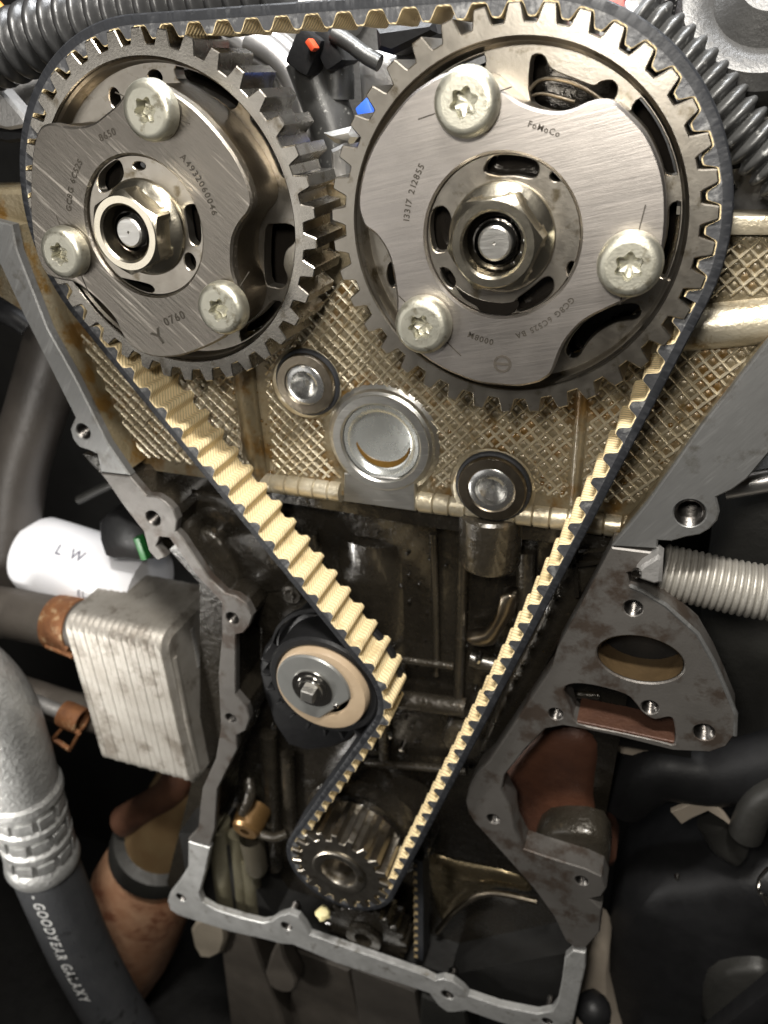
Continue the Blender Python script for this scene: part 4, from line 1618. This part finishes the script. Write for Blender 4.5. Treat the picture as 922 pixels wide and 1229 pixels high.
# ------------------------------------------------------------------ rusted catalytic housing bottom left
zx = -1.7
t = thing('heat_shield', at3(170, 1080, zx), 'copper coloured rusty exhaust housing with a ring behind the lettered hose', 'heat shield')
a, b = at3(222, 930, zx), at3(140, 1160, zx)
ax = b - a
L = ax.length
m = MB()
lathe(m, [(0.24, -0.5), (0.34, 0.0), (0.52, 0.28 * L), (0.54, 0.30 * L)], a, ax, 40)
m.build('neck', mat('gold_highlight_steel', (0.62, 0.46, 0.24), (0.40, 0.22, 0.10), 0.75, 0.33, 0.1, 2, 0.9, 0.1), t)  # golden highlight on the neck is put into its base colour
m = MB()
lathe(m, [(0.48, 0.27 * L), (0.66, 0.28 * L), (0.69, 0.30 * L), (0.69, 0.335 * L), (0.62, 0.35 * L)], a, ax, 40)
m.build('clamp_ring', dark_gr, t)
m = MB()
lathe(m, [(0.56, 0.34 * L), (0.72, 0.40 * L), (0.80, 0.50 * L), (0.84, 0.80 * L), (0.72, 1.02 * L), (0.2, 1.08 * L)], a, ax, 12, 0.2)
m.build('shell', copper_m, t, angle=40)
m = MB()
lathe(m, [(0, 0.06), (0.07, 0.05), (0.11, 0.0), (0.11, -0.2)], at3(236, 960, -1.2), (0.3, 0.5, 0.8), 20)
tag(m.build('round_nut', rust_m), 'round rusty bolt head beside the flange above the copper housing', 'bolt')
# brown rusty column left of the pan
m = MB()
sweep(m, path3([at3(232, 890, -1.5), at3(205, 950, -1.5), at3(150, 985, -1.5)], 5), 0.22, 18)
tag(m.build('rusty_pipe', mat('rust_brown_pipe', (0.16, 0.075, 0.042), (0.06, 0.026, 0.016), 0.3, 0.5, 0.1, 3, 0.6, 0.5)), 'red brown rusty pipe dropping from the oil cooler to the copper housing', 'pipe')

# sensor and bolts inside the case, lower left
t = thing('oil_sensor', at3(300, 985, -0.5), 'amber oily sensor with a rounded nose in the lower left of the case', 'sensor')
m = MB()
lathe(m, [(0.05, 0.08), (0.13, 0.08), (0.16, 0.05), (0.17, -0.05), (0.17, -0.2)], at3(298, 990, -0.45), (0, -0.2, 1), 28)
m.build('collar', mat('amber_cast', (0.22, 0.13, 0.05), (0.10, 0.055, 0.02), 0.6, 0.30, 0.08, 4, 0.8, 0.1), t)
m = MB()
lathe(m, [(0.0, 0.55), (0.08, 0.53), (0.125, 0.44), (0.13, 0.0)], at3(302, 1005, -0.5), (0.06, -1, 0.05), 24)
m.build('nose', mat('dull_olive_metal', (0.13, 0.115, 0.085), (0.08, 0.07, 0.05), 0.5, 0.4, 0.1, 3, 0.8, 0.1), t)
m = MB()
sweep(m, path3([at3(298, 935, -0.6), at3(300, 955, -0.5), at3(292, 975, -0.45)], 5), 0.06, 12)
m.build('stem', block_lt, t)
m = MB()
sweep(m, path3([at3(312, 1000, -0.45), at3(330, 1005, -0.45), at3(345, 1000, -0.5)], 5), 0.05, 12)
m.build('side_port', block_lt, t)

# chrome curved plate right of the pump belt
t = thing('scraper_plate', at3(570, 1060, -0.8), 'curved shiny tan metal guard right of the short pump belt', 'guard')
m = MB()
pl = [at(x, y, -0.78) for x, y in ((512, 1030), (545, 1035), (620, 1052), (640, 1075), (600, 1070), (560, 1085), (535, 1115), (520, 1090))]
prism(m, smooth(pl, 3), -1.0, -0.78, bev=0.06)
m.build('curved_plate', mat('tan_bright_steel', (0.50, 0.42, 0.27), (0.24, 0.18, 0.10), 0.95, 0.27, 0.1, 2, 0.8, 0.08), t, angle=70)
m = MB()
sweep(m, path3([at3(525, 1118, -0.7), at3(548, 1092, -0.7), at3(585, 1072, -0.7), at3(645, 1082, -0.7)], 6), 0.03, 10)
m.build('rolled_edge', steel_dk, t)

# rusty red casting behind the lower right flange
m = MB()
prism(m, pix([(600, 935), (640, 885), (690, 875), (720, 900), (715, 960), (725, 1010), (735, 1050), (660, 1040), (625, 1010)], -0.75, 3), -1.2, -0.75, bev=0.10)
tag(m.build('rusty_casting', rust_oil, angle=60), 'rusty red brown casting seen through the lower right flange opening', 'engine casting')
m = MB()
prism(m, pix([(655, 1000), (720, 1005), (728, 1050), (690, 1050), (640, 1030)], -0.42, 3), -0.7, -0.42, bev=0.04)
tag(m.build('dark_casting', block_lt, angle=60), 'dark brown lug behind the lowest bolt ear of the right flange', 'engine casting')

# ------------------------------------------------------------------ right side
zt = -0.55
t = thing('ribbed_pipe', at3(850, 700, zt), 'pale ribbed metal pipe running off to the right from a grey clip', 'pipe')
m = MB()
corrugated(m, [at3(793, 684, zt), at3(840, 695, zt), at3(900, 708, zt), at3(960, 716, zt), at3(1040, 722, zt)], 0.185, 0.042, 0.016, 28, 6)
m.build('ribbed_tube', mat('dusty_ribbed_steel', (0.36, 0.345, 0.31), (0.23, 0.215, 0.19), 0.5, 0.48, 0.1, 4, 0.8, 0.15), t)
m = MB()
prism(m, pix([(763, 688), (770, 680), (790, 667), (796, 672), (794, 700), (785, 702), (768, 696)], -0.12), -0.26, -0.12, bev=0.02)
m.build('end_clip', pale_m, t)
m = MB()
lathe(m, [(0.03, 0.012), (0.03, -0.02), (0, -0.03)], at3(764, 688, -0.10), seg=14)
m.build('clip_hole', oil_shade_black, t)
m = MB()
sweep(m, [at3(870, 586, -0.7), at3(1000, 562, -0.7)], 0.075, 18)
tag(m.build('steel_rod', pipe_m), 'short shiny rod at the right edge above the ribbed pipe', 'rod')
# big dark duct and panels
m = MB()
prism(m, pix([(880, 600), (1000, 560), (1000, 1000), (870, 960), (840, 820), (850, 720)], -1.3, 2), -2.0, -1.3, bev=0.1)
tag(m.build('sheet_cover', dark_gr, angle=60), 'dark grey sheet panel at the right edge behind the ribbed pipe', 'panel')
m = MB()
sweep(m, path3([at3(742, 950, -1.3), at3(790, 920, -1.3), at3(860, 925, -1.3), at3(960, 900, -1.3)], 6), 0.30, 24)
tag(m.build('black_duct', blackp), 'fat black duct crossing below the right flange', 'duct')
m = MB()
prism(m, pix([(730, 1120), (760, 1080), (830, 1070), (990, 1080), (990, 1300), (740, 1300), (722, 1200)], -1.1, 3), -2.2, -1.1, bev=0.18)
tag(m.build('black_cover', blackp, angle=60), 'large smooth black plastic cover at the lower right corner', 'cover')
m = MB()
prism(m, pix([(850, 1180), (900, 1165), (930, 1180), (930, 1240), (850, 1240)], -0.95, 3), -1.3, -0.95, bev=0.06)
tag(m.build('dark_bracket', dark_gr, angle=60), 'dark grey bracket on the black cover near the bottom right corner', 'bracket')
m = MB()
bar(m, at3(840, 1260, -0.6), at3(960, 1165, -0.6), 0.22, 0.2, bev=0.04)
tag(m.build('black_bar', blackp), 'black bar running diagonally across the bottom right corner', 'bar')
t = thing('wire_clamp', at3(920, 1070, -0.7), 'thin bright wire clamp at the right edge above the black cover', 'hose clamp')
m = MB()
sweep(m, path3([at3(922, 1042, -0.7), at3(911, 1056, -0.7), at3(912, 1072, -0.7), at3(930, 1082, -0.7)], 6), 0.016, 8)
m.build('ring', chrome, t)
m = MB()
for k in range(3):
    bar(m, at3(914 + 5 * k, 1072 + 2 * k, -0.66), at3(920 + 5 * k, 1086 + 2 * k, -0.66), 0.018, 0.02)
m.build('coils', chrome, t)
m = MB()
sweep(m, path3([at3(895, 1000, -1.0), at3(915, 960, -1.0), at3(960, 940, -1.0)], 6), 0.14, 18)
tag(m.build('grey_hose', dark_gr), 'dark grey hose end at the right edge below the black duct', 'hose')
m = MB()
prism(m, pix([(805, 975), (845, 958), (862, 968), (878, 992), (868, 985), (850, 974), (832, 982), (818, 990)], -1.05), -1.1, -1.05, bev=0.01)
tag(m.build('torn_foil', beige_m), 'small torn pale beige strip on the dark parts at right', 'strip')
m = MB()
prism(m, pix([(722, 884), (790, 898), (780, 912), (745, 906)], -1.2), -1.3, -1.2, bev=0.02)
tag(m.build('beige_tab', beige_m), 'pale beige tab just below the rusty slot of the right flange', 'tab')
m = MB()
sweep(m, path3([at3(855, 985, -1.2), at3(870, 1010, -1.2), at3(888, 1022, -1.2)], 5), 0.14, 14)
tag(m.build('brown_stub', dark_gr), 'dull dark pipe stub below the torn pale strip', 'pipe')
m = MB()
lathe(m, [(0, 0.05), (0.02, 0.04), (0.028, 0)], at3(813, 1051, -0.85), seg=12)
tag(m.build('shiny_stud', chrome), 'tiny bright stud on the dark parts left of the wire clamp', 'stud')
# beige floor strip between pan and cover
m = MB()
prism(m, pix([(694, 1150), (712, 1128), (730, 1150), (728, 1200), (752, 1290), (690, 1290)], -0.9, 2), -1.3, -0.9, bev=0.03)
tag(m.build('beige_bracket', beige_m, angle=60), 'beige bracket beside the right end of the oil pan rail', 'bracket')
m = MB()
lathe(m, [(0, 0.2), (0.13, 0.17), (0.18, 0.05), (0.16, -0.1), (0, -0.12)], at3(712, 1212, -0.6), (0.2, 0.6, 0.6), 14, wob=0.12)
tag(m.build('black_boot', blackp, angle=60), 'small black rubber boot in front of the beige bracket', 'boot')

# ------------------------------------------------------------------ below the pan
t = thing('subframe', at3(340, 1200, -1.0), 'brown folded subframe plates below the oil pan rail', 'frame')
for pts, z, mt in (([(262, 1112), (300, 1116), (345, 1240), (345, 1300), (285, 1300)], -0.75, frame_m), ([(352, 1140), (420, 1165), (450, 1300), (340, 1300)], -0.95, frame_m),
                   ([(420, 1160), (500, 1190), (520, 1300), (440, 1300)], -0.8, mat('brown_grey_frame', (0.085, 0.075, 0.064), (0.05, 0.044, 0.037), 0.2, 0.55, 0.1, 3, 0.8, 0.3)), ([(505, 1195), (560, 1215), (570, 1300), (500, 1300)], -0.7, dark_gr)):
    m = MB()
    prism(m, pix(pts, z), z - 0.4, z, bev=0.03)
    m.build('folded_plate', mt, t)
m = MB()
prism(m, pix([(228, 1118), (246, 1102), (270, 1112), (266, 1145), (240, 1150)], -0.62, 2), -0.9, -0.62, bev=0.04)
tag(m.build('sandy_lug', mat('sandy_casting', (0.30, 0.26, 0.20), (0.2, 0.17, 0.13), 0.2, 0.6, 0.1, 4, 0.8, 0.4)), 'sandy beige lug under the left corner of the oil pan rail', 'lug')
m = MB()
prism(m, pix([(318, 1170), (334, 1128), (342, 1150), (356, 1178), (350, 1192), (330, 1188)], -0.6, 2), -0.8, -0.6, bev=0.03)
tag(m.build('corroded_lug', frame_m), 'corroded brown lug hanging below the first bolt ear of the rail', 'lug')

# ------------------------------------------------------------------ top left
zT = -0.35
t = MB()
corrugated(t, [at3(-70, 88, zT), at3(0, 62, zT), at3(70, 36, zT), at3(150, 14, zT), at3(240, -2, zT), at3(340, -16, zT)], 0.205, 0.112, 0.058, 28, 10)
tag(t.build('corrugated_conduit', conduit_m, angle=60), 'fat dark grey corrugated conduit above the scratched sprocket', 'conduit')
m = MB()
prism(m, pix([(-40, 95), (20, 78), (55, 72), (75, 95), (60, 130), (35, 160), (-40, 150)], -0.75, 3), -1.4, -0.75, bev=0.12)
tag(m.build('cast_bracket', pale_m, angle=60), 'rough grey cast bracket behind the left edge of the scratched sprocket', 'bracket')
m = MB()
prism(m, pix([(-30, 90), (0, 108), (28, 140), (34, 152), (10, 156), (-30, 148)], -0.5), -0.62, -0.5, bev=0.02)
tag(m.build('bent_plate', pale_m), 'pale bent metal plate at the left edge beside the scratched sprocket', 'plate')
m = MB()
prism(m, pix([(-30, 152), (34, 156), (36, 168), (10, 172), (-30, 164)], -0.55), -0.7, -0.55, bev=0.02)
tag(m.build('black_gasket', blackp), 'black strip under the pale bent plate at the left edge', 'gasket')
m = MB()
sweep(m, [at3(-40, 239, -0.62), at3(40, 238, -0.62)], 0.05, 16)
tag(m.build('chrome_rod', chrome), 'thin bright rod at the left edge beside the scratched sprocket', 'rod')
m = MB()
sweep(m, path3([at3(-5, 4, -1.2), at3(4, 14, -1.2), at3(10, 24, -1.2)], 4), 0.035, 10)
tag(m.build('orange_wire', mat('orange_wire', (0.6, 0.28, 0.06), None, 0, 0.5)), 'short orange wire in the top left corner', 'wire')
m = MB()
sweep(m, path3([at3(-30, 375, -0.9), at3(8, 376, -0.9), at3(34, 392, -0.95)], 5), 0.10, 16)
tag(m.build('black_elbow', blackp), 'small black elbow hose under the head flange at the left edge', 'hose')

# ------------------------------------------------------------------ between the sprockets
zi = -1.5
GI = 'steel injector pipes between the two cam sprockets'
for k, (pts, r) in enumerate(((((300, 48), (330, 66), (356, 100), (368, 150), (372, 190)), 0.10), (((318, 44), (350, 70), (378, 110), (398, 150), (420, 185)), 0.10), (((280, 42), (310, 66), (338, 98), (352, 150), (356, 190)), 0.09))):
    m = MB()
    sweep(m, path3([at3(x, y, zi - 0.12 * k) for x, y in pts], 6), r, 16)
    tag(m.build('injector_pipe', pipe_m), ('middle one of three curved steel pipes between the sprockets', 'rightmost of three curved steel pipes, nearest the grey tubes', 'leftmost of three curved steel pipes, just above the bare shiny teeth')[k], 'pipe', GI)
for k, (pts, r, lb) in enumerate(((((370, 70), (385, 110), (402, 160), (408, 200)), 0.16, 'fat grey sleeved tube hanging from the connector with a red tab'), (((402, 72), (404, 95), (404, 118)), 0.12, 'short grey tube beside the fat sleeved tube'))):
    m = MB()
    sweep(m, path3([at3(x, y, -1.25) for x, y in pts], 6), r, 18)
    tag(m.build('cable_sleeve', conduit_lt), lb, 'tube')
t = thing('black_connector', at3(378, 58, -1.1), 'black plug connector with a red tab under the top belt run', 'connector')
m = MB()
u = pxunit(380, 60, -1.05)
box(m, at3(376, 62, -1.1), Vector((0.55, 0.85, 0)) * 22 * u, Vector((0.85, -0.5, 0)) * 17 * u, (0, 0, 0.16), 0.03)
m.build('shell', blackp, t)
m = MB()
box(m, at3(375, 54, -0.90), Vector((0.55, -0.75, 0)) * 7 * u, Vector((0.75, 0.55, 0)) * 3.6 * u, (0, 0, 0.04), 0.01)
m.build('red_tab', red_m, t)
m = MB()
box(m, at3(403, 58, -1.15), Vector((0.4, -0.8, 0)) * 24 * u, Vector((0.85, 0.4, 0)) * 14 * u, (0, 0, 0.16), 0.03)
tag(m.build('black_connector', blackp), 'plain black connector under the top belt run, right of the red tab', 'connector')
m = MB()
sweep(m, path3([at3(400, 40, -1.0), at3(420, 52, -1.0), at3(438, 66, -1.0), at3(456, 76, -1.0)], 4), 0.05, 12)
tag(m.build('grey_tube', conduit_lt), 'small grey bent tube behind the belt beside the black module', 'tube')
m = MB()
prism(m, pix([(450, 34), (520, 24), (524, 40), (470, 66), (452, 60)], -0.85), -1.3, -0.85, bev=0.03)
tag(m.build('black_module', blackp), 'black box under the top belt run touching the face-on sprocket', 'module')
t = thing('pale_housing', at3(440, 110, -1.2), 'pale grey cast housing behind the left side of the face-on sprocket', 'housing')
m = MB()
prism(m, pix([(430, 66), (462, 60), (500, 66), (500, 120), (470, 140), (436, 140), (430, 100)], -1.15, 2), -1.6, -1.15, bev=0.05)
m.build('body', pale_m, t, angle=60)
m = MB()
box(m, at3(440, 134, -0.85), (0.04, 0.03, 0), (-0.02, 0.05, 0), (0, 0, 0.04), 0.01)
m.build('blue_cap', blue_m, t)
m = MB()
prism(m, pix([(386, 160), (420, 152), (428, 165), (420, 176), (400, 172)], -0.62), -0.9, -0.62, bev=0.03)
tag(m.build('bright_lug', alu_mach), 'bright aluminium lug between the two sprockets', 'lug')
m = MB()
prism(m, pix([(396, 180), (412, 172), (414, 215), (398, 222)], -0.55), -0.85, -0.55, bev=0.02)
tag(m.build('pale_post', pale_m), 'narrow pale post below the bright lug between the sprockets', 'post')

# ------------------------------------------------------------------ top right
m = MB()
corrugated(m, [at3(760, 18, -0.45), at3(790, 44, -0.45), at3(830, 84, -0.45), at3(868, 130, -0.45), at3(905, 172, -0.45), at3(960, 225, -0.45)], 0.138, 0.074, 0.040, 24, 9)
tag(m.build('corrugated_conduit', conduit_lt, angle=60), 'thinner shiny grey corrugated conduit beside the face-on sprocket', 'conduit')
t = thing('braided_hose', at3(790, 10, -0.6), 'black braided hose at the top edge above the thinner conduit', 'hose')
m = MB()
P = path3([at3(800, -30, -0.6), at3(794, 5, -0.6), at3(786, 38, -0.6)], 6)
sweep(m, P, 0.075, 18)
m.build('hose_wall', blackp, t)
m = MB()
for k in range(14):
    s_ = k / 13
    p_ = P[int(s_ * (len(P) - 1))]
    u = pxunit(795, 5, -0.6)
    bar(m, p_ + Vector((0.02, 0.03, 0.078)), p_ + Vector((0.075, 0.055, 0.03)), 0.006, 0.006)
m.build('braid', pale_m, t)
zP = -0.9
t = thing('vacuum_pump', at3(890, 40, zP), 'big dark grey round pump body in the top right corner', 'pump')
c = at3(925, 18, zP)
m = MB()
lathe(m, [(0.0, 0.30), (0.16, 0.30), (0.22, 0.25), (0.28, 0.20), (0.34, 0.24), (0.42, 0.24), (0.48, 0.18), (0.50, 0.02), (0.46, -0.1), (0.46, -0.5)], c, (-0.05, 0.55, 1), 48)
m.build('body', mat('grey_pump_casting', (0.065, 0.064, 0.061), (0.04, 0.039, 0.038), 0.4, 0.40, 0.1, 3, 0.8, 0.2), t)
m = MB()
lathe(m, [(0.455, -0.12), (0.475, -0.14), (0.475, -0.32), (0.455, -0.34)], c, (-0.05, 0.55, 1), 48)
m.build('knurled_band', pale_m, t)
m = MB()
sweep(m, path3([at3(800, 0, -1.4), at3(826, 12, -1.4), at3(850, 30, -1.4)], 5), 0.08, 14)
tag(m.build('grey_tube', conduit_m), 'grey tube crossing the top edge left of the round pump', 'tube')
t = thing('blue_tipped_plug', at3(838, 45, -1.2), 'white plug with a bright blue tip left of the round pump', 'plug')
m = MB()
lathe(m, [(0, 0), (0.06, 0), (0.06, 0.22), (0, 0.22)], at3(842, 64, -1.2), (-0.1, 1, 0.1), 18)
m.build('stem', white_m, t)
m = MB()
lathe(m, [(0, 0.21), (0.075, 0.21), (0.075, 0.32), (0.06, 0.34), (0, 0.34)], at3(842, 64, -1.2), (-0.1, 1, 0.1), 18)
m.build('blue_tip', blue_m, t)
t = thing('mint_tag', at3(895, 108, -1.0), 'white bracket with a mint green tag under the round pump', 'tag')
m = MB()
prism(m, pix([(878, 100), (912, 95), (912, 128), (882, 124)], -1.0), -1.1, -1.0, bev=0.02)
m.build('bracket', pale_m, t)
m = MB()
prism(m, pix([(888, 100), (904, 97), (903, 112), (889, 112)], -0.985), -0.998, -0.985)
m.build('tag_face', mint_m, t)
t = thing('pale_casting', at3(880, 210, -1.2), 'pale grey casting behind the thinner conduit at the right edge', 'engine casting')
for pts in ([(862, 165), (890, 150), (905, 190), (890, 235), (866, 232)], [(890, 185), (960, 200), (960, 262), (880, 262)], [(800, 60), (845, 70), (880, 110), (860, 130), (820, 95)]):
    m = MB()
    prism(m, pix(pts, -1.0, 3), -1.5, -1.0, bev=0.08)
    m.build('lobe', pale_m, t, angle=60)
m = MB()
prism(m, pix([(735, -5), (775, 8), (775, 22), (765, 24), (735, 14)], -1.0), -1.2, -1.0, bev=0.02)
tag(m.build('white_bracket', white_m), 'white bracket corner at the top edge behind the belt', 'bracket')
m = MB()
box(m, at3(728, 0, -0.95), (0.10, -0.02, 0), (0, 0.05, 0), (0, 0, 0.05), 0.01)
tag(m.build('red_clip', mat('pinkish_red_plastic', (0.62, 0.13, 0.11), (0.5, 0.1, 0.09), 0, 0.4)), 'red plastic clip at the top edge behind the belt', 'clip')
m = MB()
lathe(m, [(0, 0.05), (0.10, 0.04), (0.13, 0.0), (0.13, -0.2)], at3(882, 172, -0.85), (0.1, 0.1, 1), 20)
tag(m.build('rubber_plug', blackp), 'round black rubber plug tucked under the thinner conduit', 'cap')
# dark filler castings behind the top
for pts, z, mt, nm, lb in (([(100, -60), (420, -60), (420, 40), (300, 120), (250, 220), (60, 230), (30, 120)], -2.2, pale_m, 'intake_manifold', 'blurred grey manifold mass behind the scratched sprocket'),
                           ([(420, -80), (990, -80), (990, 280), (420, 240)], -2.4, mat('mid_grey_casting', (0.14, 0.137, 0.13), (0.06, 0.058, 0.055), 0.4, 0.5, 0.1, 0.8, 0.6, 0.3), 'rear_casting', 'blurred grey casting behind the face-on sprocket')):
    m = MB()
    prism(m, pix(pts, z, 2), z - 0.6, z, bev=0.1)
    tag(m.build(nm, mt, angle=60), lb, 'engine casting')

# ------------------------------------------------------------------ the bay itself
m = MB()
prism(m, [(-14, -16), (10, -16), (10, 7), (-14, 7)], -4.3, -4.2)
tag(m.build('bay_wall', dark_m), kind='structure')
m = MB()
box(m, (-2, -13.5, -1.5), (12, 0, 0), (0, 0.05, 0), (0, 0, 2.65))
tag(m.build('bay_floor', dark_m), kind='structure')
